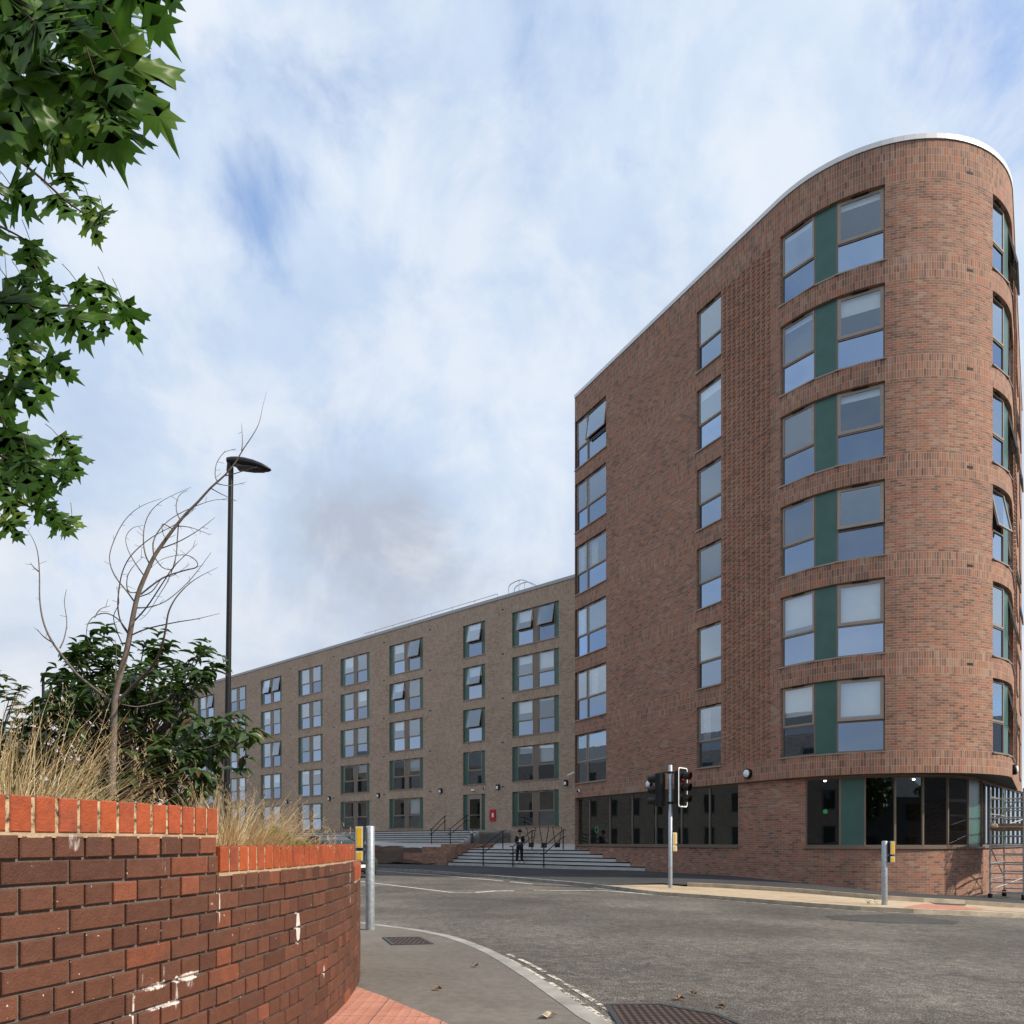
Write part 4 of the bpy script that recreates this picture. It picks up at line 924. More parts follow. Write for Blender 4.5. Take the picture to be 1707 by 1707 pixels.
# cycle stands on the landing
for i, (px, ds_, lb) in enumerate(((885.5, 4.2, 'leftmost of the three black tapered cycle stands on the landing'), (907, 3.6, 'middle one of the three black tapered cycle stands on the landing'), (929, 4.2, 'rightmost of the three black tapered cycle stands on the landing, nearest the tower'))):
    t_ = t_at(px, ds_); b0 = Vector(lstep(t_, ds_, -.40)); root = thing('cycle_stand', lb, 'cycle stand', tuple(b0), 'cycle stands on the landing')
    mb = MB(); u = Vector((LT.x, LT.y, 0)).normalized(); u = Vector((-1, .1, 0)).normalized()
    mb.tube([b0+u*.10+Vector((0, 0, .3)), b0+u*.24+Vector((0, 0, 1.12)), b0-u*.24+Vector((0, 0, 1.12)), b0-u*.10+Vector((0, 0, .3))], .024, 6)
    mb.build('hoop', 'black_metal', root); mb = MB(); mb.M = Matrix.Translation(b0); mb.box(-.14, .14, -.06, .06, 0, .32); mb.build('base', 'black_metal', root)
# ------------------------------------------------------------------ near planter wall, built brick by brick
WR = 7.9; WC = Vector((-1.04-WR, 4.40))
def wpt(u, off=0.0):
    """u: metres along the wall (0 at Y=4.4), off>0 outwards"""
    a = u/WR; r_ = WR+off; return (WC.x+r_*math.cos(a), WC.y+r_*math.sin(a))
def u_of(px):
    lo, hi = -4.2, 1.05
    for _ in range(40):
        m_ = (lo+hi)/2; p = wpt(m_)
        if CX+F*p[0]/p[1] < px: lo = m_
        else: hi = m_
    return lo
uSTEP1 = u_of(365.5); uSTEP2 = u_of(590.5); U0, U1 = -4.0, 3.6
STAINS = [(u_of(125), .0, .04, .05, .42), (u_of(275), -.06, .03, .10, .30), (u_of(345), -.09, .10, .06, .22), (u_of(365), -.35, .06, .3, .20), (u_of(262), -.505, .10, .016, .52), (u_of(315), -.500, .12, .018, .50), (u_of(294), -.555, .022, .09, .42), (u_of(318), -.53, .05, .05, .34), (u_of(222), -.56, .008, .09, .50), (u_of(272), -.47, .008, .06, .45), (u_of(237), -.47, .008, .06, .40), (u_of(275), -.580, .16, .010, .48), (u_of(350), -.245, .03, .012, .4), (u_of(366), -.25, .006, .10, .42),
          (u_of(497), -.43, .040, .11, .80), (u_of(584), -.25, .05, .3, .36), (u_of(540), -.72, .03, .08, .45), (u_of(597), -.5, .08, .5, .28)]
near_brick('near_brick'); near_brick('mortar_near')
rw = random.Random(11)
pw = thing('planter_wall', 'curving dark red brick planter wall with orange brick-on-edge coping in the foreground', 'wall', (-1.06, 4.4, -1.03), None)
def wbrick(mb, ua, ub, z0, z1, off, depth, tone, bv=.0035):
    ua2, ub2 = ua, ub; f0, f1 = wpt(ua2+bv, off), wpt(ub2-bv, off); e0, e1 = wpt(ua2, off-bv), wpt(ub2, off-bv); g0, g1 = wpt(ua2, off-depth), wpt(ub2, off-depth)
    v = [(*f0, z0+bv), (*f1, z0+bv), (*f1, z1-bv), (*f0, z1-bv), (*e0, z0), (*e1, z0), (*e1, z1), (*e0, z1), (*g0, z0), (*g1, z0), (*g1, z1), (*g0, z1)]
    uv = [(ua, z0), (ub, z0), (ub, z1), (ua, z1)]*3
    mb.add(v, [(0, 1, 2, 3), (4, 5, 1, 0), (5, 6, 2, 1), (6, 7, 3, 2), (7, 4, 0, 3), (8, 9, 5, 4), (9, 10, 6, 5), (10, 11, 7, 6), (11, 8, 4, 7)], 0, uv=uv, tone=tone)
body = MB(); JT = .010
def btone(u):
    b_ = rw.uniform(.82, 1.12)
    edge = math.exp(-((u-u_of(345))/.14)**2)
    if rw.random() < .025+.4*edge: return (.21*b_, .070*b_, .036*b_)
    if rw.random() < .3: return (.105*b_, .043*b_, .026*b_)
    return (.130*b_, .053*b_, .031*b_)
for row in range(15):
    z1 = .0235-.0065-.075*row; z0 = z1-.065; hdr = row % 2 == 0; u = U0+(0 if hdr else .056)
    while u < U1:
        L = .1125 if hdr else .225
        top = .0235 if u+L/2 < uSTEP1 else (-.1265 if u+L/2 < uSTEP2 else -.2765)
        ub = u+L-JT; lim_ = uSTEP1-.006 if z1 > -.12 else (uSTEP2-.006 if z1 > -.27 else 99)
        ub = min(ub, lim_)
        if ub-u > .03:
            wbrick(body, u+rw.uniform(-.001, .001), ub+rw.uniform(-.001, .001), z0+rw.uniform(-.001, .001), z1+rw.uniform(-.001, .001), rw.uniform(-.0022, .0022), .06, btone(u))
        u += L
body.build('brick_courses', 'near_brick', pw)
mt = MB()
def core(ua, ub, z0, z1, off=-.0125, w_=.30, tone=(.16, .14, .12)):  # default tone darkened: joint shadow partly put into the mortar colour
    n_ = max(2, int((ub-ua)/.12)); 
    for i in range(n_):
        a, b_ = ua+(ub-ua)*i/n_, ua+(ub-ua)*(i+1)/n_; p, q, r_, s_ = wpt(a, off), wpt(b_, off), wpt(b_, off-w_), wpt(a, off-w_)
        mt.add([(*p, z0), (*q, z0), (*r_, z0), (*s_, z0), (*p, z1), (*q, z1), (*r_, z1), (*s_, z1)], [(4, 5, 6, 7), (0, 1, 5, 4), (2, 3, 7, 6), (1, 2, 6, 5), (3, 0, 4, 7)], 0,
               uv=[(a, z0), (b_, z0), (b_, z0), (a, z0), (a, z1), (b_, z1), (b_, z1), (a, z1)], tone=tone)
core(U0, uSTEP1-.005, -1.3, .0225); core(uSTEP1, uSTEP2-.005, -1.3, -.1275); core(uSTEP2, U1, -1.3, -.2775)
# wide buff bed joint under each coping
core(U0, uSTEP1-.004, .0105, .0265, -.001, .28, (.46, .36, .24)); core(uSTEP1+.002, uSTEP2-.004, -.1395, -.1235, -.001, .28, (.46, .36, .24)); core(uSTEP2+.002, U1, -.2895, -.2735, -.001, .28, (.46, .36, .24))
mt.build('mortar', 'mortar_near', pw)
cp = MB(); cm_ = MB()
def coping(ua, ub, z0):
    u = ua; n_ = round((ub-ua)/.0775); pt = (ub-ua)/n_
    for i in range(n_):
        b_ = rw.uniform(.9, 1.1); off = .004+rw.uniform(-.0015, .0015)
        wbrick(cp, ua+i*pt, ua+(i+1)*pt-.0135, z0+rw.uniform(-.001, .001), z0+.1025+rw.uniform(-.0015, .0015), off, .225, (.36*b_, .080*b_, .030*b_*rw.uniform(.8, 1.1)), .003)
        # top face is part of the brick
        a, c = ua+i*pt, ua+(i+1)*pt-.0125
    m0 = len(mt.v)
for a, b_, z in ((U0, uSTEP1-.002, .0265), (uSTEP1+.004, uSTEP2-.002, -.1235), (uSTEP2+.004, U1, -.2735)):
    coping(a, b_, z)
cp.build('coping', 'near_brick', pw)
mt = MB()
for a, b_, z in ((U0, uSTEP1-.006, .0265), (uSTEP1+.006, uSTEP2-.004, -.1235), (uSTEP2+.006, U1, -.2735)): core(a, b_, z, z+.100, -.0015, .215, (.36, .28, .17))
m_, t, b = mat('coping_mortar'); tc_ = t.new('ShaderNodeTexCoord'); nn = t.noise(tc_.outputs['Object'], 45, 4, .7)
t.l.new(t.ramp(nn, [(.38, (.05, .042, .03)), (.48, (.34, .26, .16)), (.66, (.60, .48, .31))]), b.inputs['Base Color']); b.inputs['Roughness'].default_value = .95
bp = t.new('ShaderNodeBump', i_Strength=1.0, i_Distance=.004); t.l.new(nn, bp.inputs['Height']); t.l.new(bp.outputs[0], b.inputs['Normal'])
mt.build('coping_joints', 'coping_mortar', pw)
# planting bed
bed = [wpt(u, -.29) for u in np.arange(U0, U1+.01, .3)]
def GP2(x, y): return -.03-.10*min(1, max(0, (y-2.6)/.8))-.12*min(1, max(0, (y-5)/.8))+.03*mnoise.noise(Vector((x*2, y*2, 1)))
sheet('planting_bed', bed+[(-14, 12), (-14, 0.4)], GP2, 0, 'soil', .6, kind='structure')

# ------------------------------------------------------------------ foliage helpers
def basis(tip, nrm):
    y = Vector(tip).normalized(); z = Vector(nrm)-Vector(nrm).dot(y)*y
    if z.length < 1e-3: z = y.orthogonal()
    z.normalize(); x = y.cross(z); return Matrix(((x.x, y.x, z.x), (x.y, y.y, z.y), (x.z, y.z, z.z)))
HALF = [(.04, .00), (.12, -.07), (.22, -.03), (.38, -.10), (.31, .02), (.35, .08), (.20, .11), (.30, .17), (.42, .16), (.46, .24), (.68, .34), (.56, .38), (.59, .48), (.46, .44), (.40, .54), (.30, .42), (.12, .38), (.13, .52), (.25, .60), (.20, .66), (.34, .81), (.19, .78), (.16, .88), (.08, .85), (.04, .98)]
def maple_leaf(mb, p, tip, nrm, size, tone, rr):
    B_ = basis(tip, nrm); sw = rr.uniform(.85, 1.1); cu = rr.uniform(-.12, .30); fo = rr.uniform(.08, .34)
    def T(x, y): return Vector(p)+B_ @ Vector((x*sw*size, y*size, (-abs(x)*fo-cu*y*y+.03*math.sin(7*x+9*y))*size))
    ring = [(x, y) for x, y in HALF]+[(0, 1.12)]+[(-x, y) for x, y in HALF[::-1]]
    n_ = len(HALF)
    ctr = [(0, -.0), (0, .22), (0, .42), (0, .7)]
    vs = [T(*c) for c in ctr]+[T(*q) for q in ring]; o = 4; fs = []
    def seg(i):
        y = ring[i][1]; k_ = min(i, len(ring)-1-i)
        return 0 if k_ < 6 else (1 if k_ < 16 else 2 if k_ < 18 else 3)
    for i in range(len(ring)-1):
        c = min(seg(i), seg(i+1)); fs.append((c, o+i, o+i+1))
        if seg(i) != seg(i+1): fs.append((seg(i), seg(i+1), o+(i+1 if seg(i) < seg(i+1) else i)))
    fs.append((0, o+len(ring)-1, o))
    mb.add(vs, fs, 0, smooth=True, tone=tone)
def ovate(mb, p, tip, nrm, L, wd, tone, droop=.35):
    B_ = basis(tip, nrm); vs = []
    for y, w_ in ((0, .02), (.15, .55), (.38, 1), (.62, .85), (.85, .35), (1.0, .0)):
        for sg in (-1, 0, 1): vs.append(Vector(p)+B_ @ Vector((sg*w_*wd*.5, y*L, -abs(sg)*w_*-.16*wd*2-droop*y*y*L)))
    fs = []
    for i in range(5):
        for j in range(2): a = i*3+j; fs.append((a, a+1, a+4, a+3))
    mb.add(vs, fs, 0, smooth=True, tone=tone)
def inpoly(x, y, P_):
    c = False; j = len(P_)-1
    for i in range(len(P_)):
        if (P_[i][1] > y) != (P_[j][1] > y) and x < (P_[j][0]-P_[i][0])*(y-P_[i][1])/(P_[j][1]-P_[i][1])+P_[i][0]: c = not c
        j = i
    return c

# ------------------------------------------------------------------ maple overhanging from the left
rm_ = random.Random(21)
mt_ = thing('maple_tree', 'maple tree with toothed green leaves whose branches hang in from the upper left', 'tree', (-5.2, 1.6, -1.0))
tk = MB(); tk.tube([(-5.2, 1.6, -1.05), (-5.15, 1.6, .5), (-5.0, 1.7, 1.8), (-4.7, 1.8, 3.0), (-4.5, 2.0, 4.6)], [.20, .16, .14, .11, .06], 12)
limbs = [[(-5.0, 1.7, 1.6), (-4.0, 2.0, 1.9), (-3.2, 2.3, 1.75), (-2.55, 2.55, 1.55)], [(-5.1, 1.65, .9), (-4.2, 2.2, 1.1), (-3.2, 2.6, 1.1), (-2.6, 2.8, .95)], [(-4.7, 1.8, 3.0), (-3.8, 2.0, 2.9), (-3.0, 2.2, 2.6), (-2.3, 2.4, 2.35)], [(-5.0, 1.7, 1.8), (-4.0, 1.9, 2.5), (-3.0, 2.1, 2.25), (-2.3, 2.3, 1.95)]]
for l_ in limbs: tk.tube(smooth_line(l_, 4), [.055-.045*i/12 for i in range(13)], 8)
tk.build('trunk', 'bark_grey', mt_)
tw = MB(); lf = MB()
def px3(x, y, D): return at(x, y, D)
twigs = [([(-150, 20, 2.5), (0, 85, 2.45), (60, 112, 2.45), (120, 140, 2.4), (200, 146, 2.4)]), [(-150, 60, 2.3), (0, 40, 2.3), (40, 20, 2.3), (80, 0, 2.3)], [(-120, -60, 2.2), (20, -40, 2.2), (160, -30, 2.2), (250, -25, 2.2)],
         [(-120, 230, 2.6), (0, 250, 2.6), (60, 290, 2.6), (110, 335, 2.6), (150, 362, 2.6)], [(-120, 440, 2.7), (0, 488, 2.65), (60, 505, 2.6), (120, 510, 2.6), (190, 512, 2.6)], [(-120, 360, 2.6), (-20, 370, 2.6), (60, 410, 2.6)],
         [(-120, 580, 2.8), (0, 600, 2.8), (50, 612, 2.8)], [(-120, 700, 2.9), (0, 760, 2.85), (50, 772, 2.85), (95, 765, 2.85)], [(-120, 800, 2.9), (0, 825, 2.85), (60, 850, 2.85), (105, 870, 2.85)], [(-120, 140, 2.4), (0, 180, 2.4), (80, 190, 2.4), (130, 200, 2.4)]]
for tg in twigs:
    P_ = smooth_line([px3(*q) for q in tg], 4); n_ = len(P_); tw.tube(P_, [.0070-.0050*i/(n_-1) for i in range(n_)], 6)
leaves = [(197, 80, 78), (222, 132, 78), (232, 185, 72), (200, 222, 72), (145, 20, 74), (165, 50, 66), (189, 2, 60), (128, 205, 88), (78, 220, 70), (33, 165, 100), (62, 120, 92), (100, 170, 90), (167, 190, 72), (205, 160, 60), (105, 300, 42), (89, 340, 58), (147, 338, 42), (146, 368, 46), (172, 362, 44),
          (50, 415, 50), (60, 440, 46), (34, 470, 44), (72, 482, 44), (128, 482, 46), (176, 486, 50), (205, 520, 58), (168, 530, 48), (120, 535, 66), (61, 540, 66), (28, 510, 76), (32, 575, 44), (45, 622, 58), (76, 612, 54), (8, 650, 60), (20, 596, 40), (11, 735, 78), (50, 745, 44), (97, 738, 40), (118, 765, 48), (78, 782, 56), (106, 792, 44), (33, 808, 52), (12, 850, 50), (58, 852, 44), (92, 876, 40), (120, 872, 42), (28, 775, 46), (60, 815, 40), (10, 700, 50),
          (5, 790, 60), (95, 245, 66), (140, 110, 70), (115, 60, 70), (190, 130, 60), (215, 195, 60), (10, 880, 40), (85, 860, 34), (250, -14, 58), (305, -22, 40)]
A1 = [(-60, -60), (230, -60), (200, 60), (245, 130), (225, 210), (190, 235), (140, 250), (60, 250), (10, 290), (-60, 300)]
A2 = [(-60, 250), (50, 290), (90, 320), (60, 360), (40, 400), (30, 560), (-60, 600)]
A3 = [(-60, 680), (40, 740), (60, 850), (20, 870), (-60, 880)]; A4 = [(-60, 590), (35, 600), (30, 660), (-60, 700)]
for P_, n_, s0, s1 in ((A1, 36, 88, 124), (A2, 10, 58, 90), (A3, 5, 48, 74), (A4, 2, 52, 72)):
    k_ = 0
    while k_ < n_:
        x, y = rm_.uniform(-60, 260), rm_.uniform(-60, 900)
        if inpoly(x, y, P_): leaves.append((x, y-18, rm_.uniform(s0, s1))); k_ += 1
tocam = Vector((0, -1, -.25))
for (x, y, s_) in leaves:
    D = (2.05 if y < 330 else 2.45 if y < 680 else 2.75)+rm_.uniform(-.15, .35); p = px3(x, y-s_*.28, D); L = s_/F*D*1.15
    tip = Vector((rm_.uniform(-.25, .75), rm_.uniform(-.35, .25), -rm_.uniform(.35, 1.0))); nr = Vector((rm_.uniform(-.55, .45), -1, rm_.uniform(-.1, .5)))
    if rm_.random() < .10: nr = Vector((rm_.uniform(-1, 1), -.35, rm_.uniform(-.2, .6)))
    tn = rm_.uniform(.0, .8) if rm_.random() < .8 else rm_.uniform(.8, 1.15)
    maple_leaf(lf, p, tip, nr, L, (tn, tn, tn), rm_)
    q = p-tip.normalized()*L*.38+Vector((-.02, 0, .02)); tw2 = lf
    tw.tube([p, p*.5+q*.5+Vector((0, 0, .004)), q], .0012, 4)
# crown outside the frame, so that the tree is whole from the side
for i in range(420):
    a = rm_.uniform(0, 6.283); h = rm_.uniform(1.2, 5.2); r_ = rm_.uniform(.5, 1.6)*(1-abs(h-3)/3.4)
    p = Vector((-4.6+r_*math.cos(a)*.8, 1.9+r_*math.sin(a)*.8, h))
    if CX+F*p.x/max(p.y, .3) > -90: continue
    tn = rm_.uniform(.1, .8); maple_leaf(lf, p, (rm_.uniform(-.5, .5), rm_.uniform(-.5, .5), -.8), (rm_.uniform(-1, 1), rm_.uniform(-1, 1), .6), rm_.uniform(.1, .17), (tn, tn, tn), rm_)
lf.build('crown', 'maple_leaf', mt_); tw.build('twigs', 'twig_red', mt_)

# ------------------------------------------------------------------ bare sapling
sp_ = thing('bare_sapling', 'leafless wind-bent sapling with looping grey twigs in front of the dark shrub', 'tree', tuple(at(186, 1325, 3.95)))
SD = 3.95; zx = lambda x, y, d=0: at(x/2.217, 630+y/2.217, SD+d)
st_ = MB(); main = [(414, 1540), (414, 1500), (419, 1350), (425, 1190), (446, 1090), (470, 1000), (490, 890), (510, 800), (540, 725), (570, 660), (600, 615), (640, 560), (685, 505), (730, 460), (780, 405), (830, 360), (868, 315), (900, 262), (935, 210), (958, 165), (970, 110), (985, 50)]
P_ = smooth_line([zx(x, y, -.05*i/21) for i, (x, y) in enumerate(main)], 3); n_ = len(P_)
st_.tube(P_, [.0005+.0185*(1-i/(n_-1))**1.25+(.003 if i < 3 else 0) for i in range(n_)], 10); st_.build('trunk', 'bark_grey', sp_)
br = MB()
lim = [[(420, 1200), (370, 1165), (290, 1100), (240, 1040), (190, 970), (160, 900), (147, 820), (146, 730), (140, 650), (124, 600), (100, 560)], [(222, 998), (238, 960), (247, 900), (238, 830), (246, 780)], [(190, 975), (160, 955), (137, 928)], [(143, 715), (125, 700), (112, 682)],
       [(476, 950), (448, 905), (436, 850), (440, 780), (455, 710), (490, 650), (560, 590), (650, 540), (700, 500), (725, 480)], [(500, 832), (470, 790), (430, 740), (408, 690), (408, 640), (440, 560), (480, 505), (530, 470), (598, 445)], [(560, 700), (538, 655), (530, 600), (536, 540), (560, 490), (610, 448), (705, 404)],
       [(570, 662), (566, 610), (590, 560), (640, 515), (720, 475), (800, 450), (870, 455)], [(490, 905), (540, 850), (600, 760), (640, 700), (690, 650), (730, 612)], [(498, 850), (560, 845), (620, 820), (690, 760), (740, 700), (780, 645)], [(520, 800), (600, 740), (680, 712), (725, 700), (728, 680), (700, 658), (660, 655), (600, 670), (556, 702)],
       [(470, 958), (540, 928), (640, 905), (730, 890), (812, 870)], [(440, 1192), (500, 1130), (560, 1070), (595, 1000), (612, 930), (625, 860), (660, 800), (720, 745), (805, 700)], [(476, 945), (440, 895), (395, 870), (350, 880), (325, 910), (320, 950), (332, 985)], [(350, 885), (370, 855), (408, 842)], [(660, 540), (655, 600), (650, 660), (625, 740), (590, 800), (545, 870), (515, 895)],
       [(668, 530), (652, 490), (655, 450), (672, 425), (690, 418)], [(832, 358), (803, 380), (795, 350), (803, 310), (830, 275), (872, 262)], [(828, 362), (862, 355), (905, 342), (952, 328)], [(800, 390), (850, 398), (912, 384)], [(893, 268), (896, 235), (893, 168)], [(590, 632), (660, 605), (730, 565), (795, 515)], [(600, 620), (640, 555), (690, 550), (740, 565), (775, 580)],
       [(540, 740), (510, 700), (475, 640), (465, 590), (490, 555), (530, 545)], [(520, 790), (475, 790), (470, 740), (490, 700), (530, 660)], [(570, 660), (600, 700), (640, 705), (650, 660)], [(455, 990), (430, 930), (420, 880), (440, 830), (430, 770)], [(425, 1200), (500, 1215), (560, 1205), (610, 1190), (630, 1160), (632, 1100)], [(510, 810), (560, 790), (600, 740), (640, 730), (700, 690)], [(640, 560), (600, 540), (610, 590), (650, 580)], [(780, 408), (820, 430), (875, 455)], [(427, 1180), (428, 1080), (430, 1000), (425, 965)]]
for i, l_ in enumerate(lim):
    dz_ = rm_.uniform(-.35, .35); k_ = len(l_); P_ = smooth_line([zx(x, y, dz_*min(1, j/2.5)*math.sin(min(1, j/(k_-1))*2.2)) for j, (x, y) in enumerate(l_)], 4); n_ = len(P_)
    r0 = .0078 if i in (0, 12) else .0034 if i < 14 else .0024
    br.tube(P_, [r0*(1-j/(n_-1))**.9+.0008 for j in range(n_)], 6)
    for j in range(3, n_-1, 3):
        if rm_.random() < .7:
            d = (P_[j+1]-P_[j]).normalized(); s2 = d.cross(Vector((rm_.uniform(-1, 1), rm_.uniform(-1, 1), rm_.uniform(-1, 1)))).normalized(); e_ = P_[j]+(d*.6+s2)*rm_.uniform(.008, .045); br.tube([P_[j], e_], [.0012, .0008], 4)
br.build('branches', 'twig_grey', sp_)

# ------------------------------------------------------------------ dark shrub
rs = random.Random(5)
sh = thing('broadleaf_shrub', 'dark green drooping broadleaf shrub behind the bare sapling in the planter', 'shrub', tuple(at(200, 1335, 4.9)))
SP = [(60, 1185), (95, 1120), (130, 1075), (165, 1060), (205, 1085), (262, 1062), (285, 1090), (335, 1080), (350, 1100), (378, 1108), (350, 1130), (320, 1150), (300, 1185), (345, 1195), (385, 1190), (425, 1222), (395, 1250), (402, 1275), (365, 1290), (355, 1320), (300, 1335), (60, 1335), (20, 1280)]
lf = MB(); sb_ = MB(); base = at(215, 1330, 4.9); cl = []
k_ = 0
while k_ < 430:
    x, y = rs.uniform(0, 430), rs.uniform(1050, 1335)
    if inpoly(x, y, SP): cl.append((x, y, 4.9+rs.uniform(-.55, .75)*(1 if y > 1110 else .5))); k_ += 1
for (x, y) in [(178, 1052), (200, 1082), (130, 1078), (265, 1055), (282, 1078), (345, 1078), (372, 1104), (352, 1106), (325, 1120), (392, 1192), (420, 1216), (428, 1226), (405, 1262), (395, 1282), (370, 1196), (98, 1118), (150, 1062), (240, 1075), (305, 1150), (308, 1172), (100, 1145), (80, 1170)]: cl.append((x, y, 4.75))
for i, (x, y, D) in enumerate(cl):
    c = at(x, y, D)
    if i % 3 == 0:
        mid = base.lerp(c, .5)+Vector((0, 0, .06)); sb_.tube(smooth_line([base+Vector((rs.uniform(-.25, .25), rs.uniform(-.15, .15), 0)), mid, c], 3), [.009, .008, .007, .006, .005, .004, .003], 5)
    ax = (c-(base+Vector((0, 0, .15)))).normalized()
    for j in range(rs.randint(5, 8)):
        a = j*2.4+rs.uniform(-.3, .3); d = Vector((math.cos(a), math.sin(a), 0))+ax*.6+Vector((0, 0, rs.uniform(-.75, .1))); L = rs.uniform(.075, .115)
        tn = rs.uniform(.05, .8) if rs.random() < .96 else 1.0
        ovate(lf, c+ax*rs.uniform(-.05, .03), d, Vector((0, 0, 1))+ax*.5+Vector((rs.uniform(-.4, .4), rs.uniform(-.5, .2), 0)), L, L*.42, (tn, tn, tn), rs.uniform(.2, .5))
for i in range(900):   # inner foliage, shade of the interior put into darker leaf tones
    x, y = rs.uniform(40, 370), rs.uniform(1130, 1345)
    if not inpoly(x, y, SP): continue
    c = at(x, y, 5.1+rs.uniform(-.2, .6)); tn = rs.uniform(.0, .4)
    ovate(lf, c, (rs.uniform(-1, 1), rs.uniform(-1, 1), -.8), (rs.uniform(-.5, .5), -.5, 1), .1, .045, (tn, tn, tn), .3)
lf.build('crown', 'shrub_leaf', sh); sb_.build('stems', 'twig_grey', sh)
sh2 = thing('broadleaf_shrub', 'smaller green shrub at the left edge behind the dry grass', 'shrub', tuple(at(-10, 1335, 5.4)))
lf = MB(); sb_ = MB(); base = at(-30, 1330, 5.4)
SP2 = [(-160, 1120), (0, 1105), (20, 1130), (52, 1165), (60, 1200), (40, 1335), (-160, 1335)]
k_ = 0
while k_ < 190:
    x, y = rs.uniform(-160, 70), rs.uniform(1100, 1335)
    if not inpoly(x, y, SP2): continue
    k_ += 1; c = at(x, y, 5.4+rs.uniform(-.4, .5)); ax = (c-base).normalized()
    if k_ % 4 == 0: sb_.tube([base, base.lerp(c, .5)+Vector((0, 0, .05)), c], [.008, .006, .003], 5)
    for j in range(6):
        a = j*2.4; d = Vector((math.cos(a), math.sin(a), 0))+ax*.6+Vector((0, 0, rs.uniform(-.6, .2))); tn = rs.uniform(.3, .85); ovate(lf, c, d, (0, -.3, 1), rs.uniform(.06, .1), .036, (tn, tn, tn))
lf.build('crown', 'shrub_leaf', sh2); sb_.build('stems', 'twig_grey', sh2)

# ------------------------------------------------------------------ dry ornamental grass, one clump at a time
rg = random.Random(9)
def blade(mb, p, lean, L, curl, w0, tone):
    seg = 6; pts = []; d = Vector((lean[0], lean[1], 1)).normalized(); q = Vector(p); side = Vector((rg.uniform(-1, 1), rg.uniform(-1, 1), 0)).normalized()
    for i in range(seg+1):
        pts.append(q.copy()); q = q+d*L/seg; d = (d+Vector((lean[0]*curl, lean[1]*curl, -curl*.55))*(i/seg)).normalized()
    vs = []
    for i, r_ in enumerate(pts):
        w_ = w0*(1-i/seg)**.6+.0003; vs += [r_-side*w_, r_+side*w_]
    mb.add(vs, [(2*i, 2*i+1, 2*i+3, 2*i+2) for i in range(seg)], 0, tone=tone)
    return pts[-1]
def clump(px, D, n, L0, L1, spread, lab, lean=(0, 0), green=.05, curl=.5, heads=.25):
    x = (px-CX)/F*D; b0 = Vector((x, D, GP2(x, D)-.02)); root = thing('dry_grass_clump', lab, 'grass', tuple(b0), 'clumps of dry ornamental grass in the planter'); mb = MB(); hd = MB()
    for i in range(n):
        a = rg.uniform(0, 6.283); r_ = spread*math.sqrt(rg.random())*.35; p = b0+Vector((r_*math.cos(a), r_*math.sin(a), 0)); ln = Vector((math.cos(a)*rg.uniform(0, spread*1.7)+lean[0], math.sin(a)*rg.uniform(0, spread*1.7)+lean[1]))
        tn = min(1, max(0, rg.gauss(.55, .25))); L = rg.uniform(L0, L1); e_ = blade(mb, p, ln, L, rg.uniform(.1, curl*2), rg.uniform(.0008, .0021), (tn, tn, tn))
        if rg.random() < heads*.6 and L > (L0+L1)/2:
            for j in range(14):
                q = e_+Vector((rg.uniform(-.012, .012), rg.uniform(-.012, .012), rg.uniform(-.09, .02))); hd.tube([q, q+Vector((rg.uniform(-.012, .012), rg.uniform(-.012, .012), rg.uniform(.004, .02)))], [.0012, .0006], 3, tone=(.8, .8, .8))
    mb.build('blades', 'straw', root, kind='stuff')
    if hd.v: hd.build('seed_heads', 'straw', root, kind='stuff')
clump(10, 2.9, 760, .30, .72, .60, 'tall dry straw grass clump at the left edge of the planter', (.05, 0), heads=.3)
clump(75, 3.1, 480, .20, .52, .6, 'arching straw grass clump just right of the left edge, above the wall coping', (.3, 0))
clump(-50, 3.3, 420, .4, .85, .5, 'tallest feathery grass clump at the far left, against the sky', (.1, 0), heads=.6)
clump(160, 3.35, 170, .10, .26, .5, 'short straw grass clump at the foot of the bare sapling, left side', (.1, 0))
clump(250, 3.3, 260, .12, .34, .6, 'straw grass clump leaning right beside the sapling stem', (.35, 0))
clump(320, 3.5, 200, .10, .24, .6, 'low straw grass clump under the dark shrub', (.2, 0))
clump(388, 3.6, 600, .20, .48, .5, 'bright golden grass clump just behind the step in the planter wall', (.25, 0), heads=.15)
clump(425, 3.9, 380, .18, .42, .5, 'golden grass clump leaning right behind the lower coping', (.3, 0), heads=.2)
clump(462, 4.5, 110, .15, .40, .45, 'thin pale grass clump at the right end of the planter', (.30, 0), heads=.2)
clump(400, 4.9, 220, .25, .55, .5, 'pale grass clump at the back of the planter beside the shrub', (.3, 0), heads=.3)
# low leafy plants on the coping
lp = thing('low_leafy_plant', 'small bright green leafy plant spreading over the lower coping of the planter', 'plant', tuple(at(470, 1412, 3.95))); lf = MB()
for i in range(330):
    px = rg.gauss(470, 27); D = rg.uniform(3.75, 4.2); 
    if not 420 < px < 530: continue
    h = .10*math.exp(-((px-468)/34)**2)*rg.random()+.002; z = -.025+h; p = Vector(((px-CX)/F*D-.03, D, z)); tn = rg.uniform(.1, 1)**1.2
    a = rg.uniform(0, 6.28); ovate(lf, p, (math.cos(a), math.sin(a), rg.uniform(-.2, .9)), (0, -.3, 1), rg.uniform(.018, .036), .017, (tn, tn, tn), .2)
lf.build('leaves', 'low_leaf', lp)
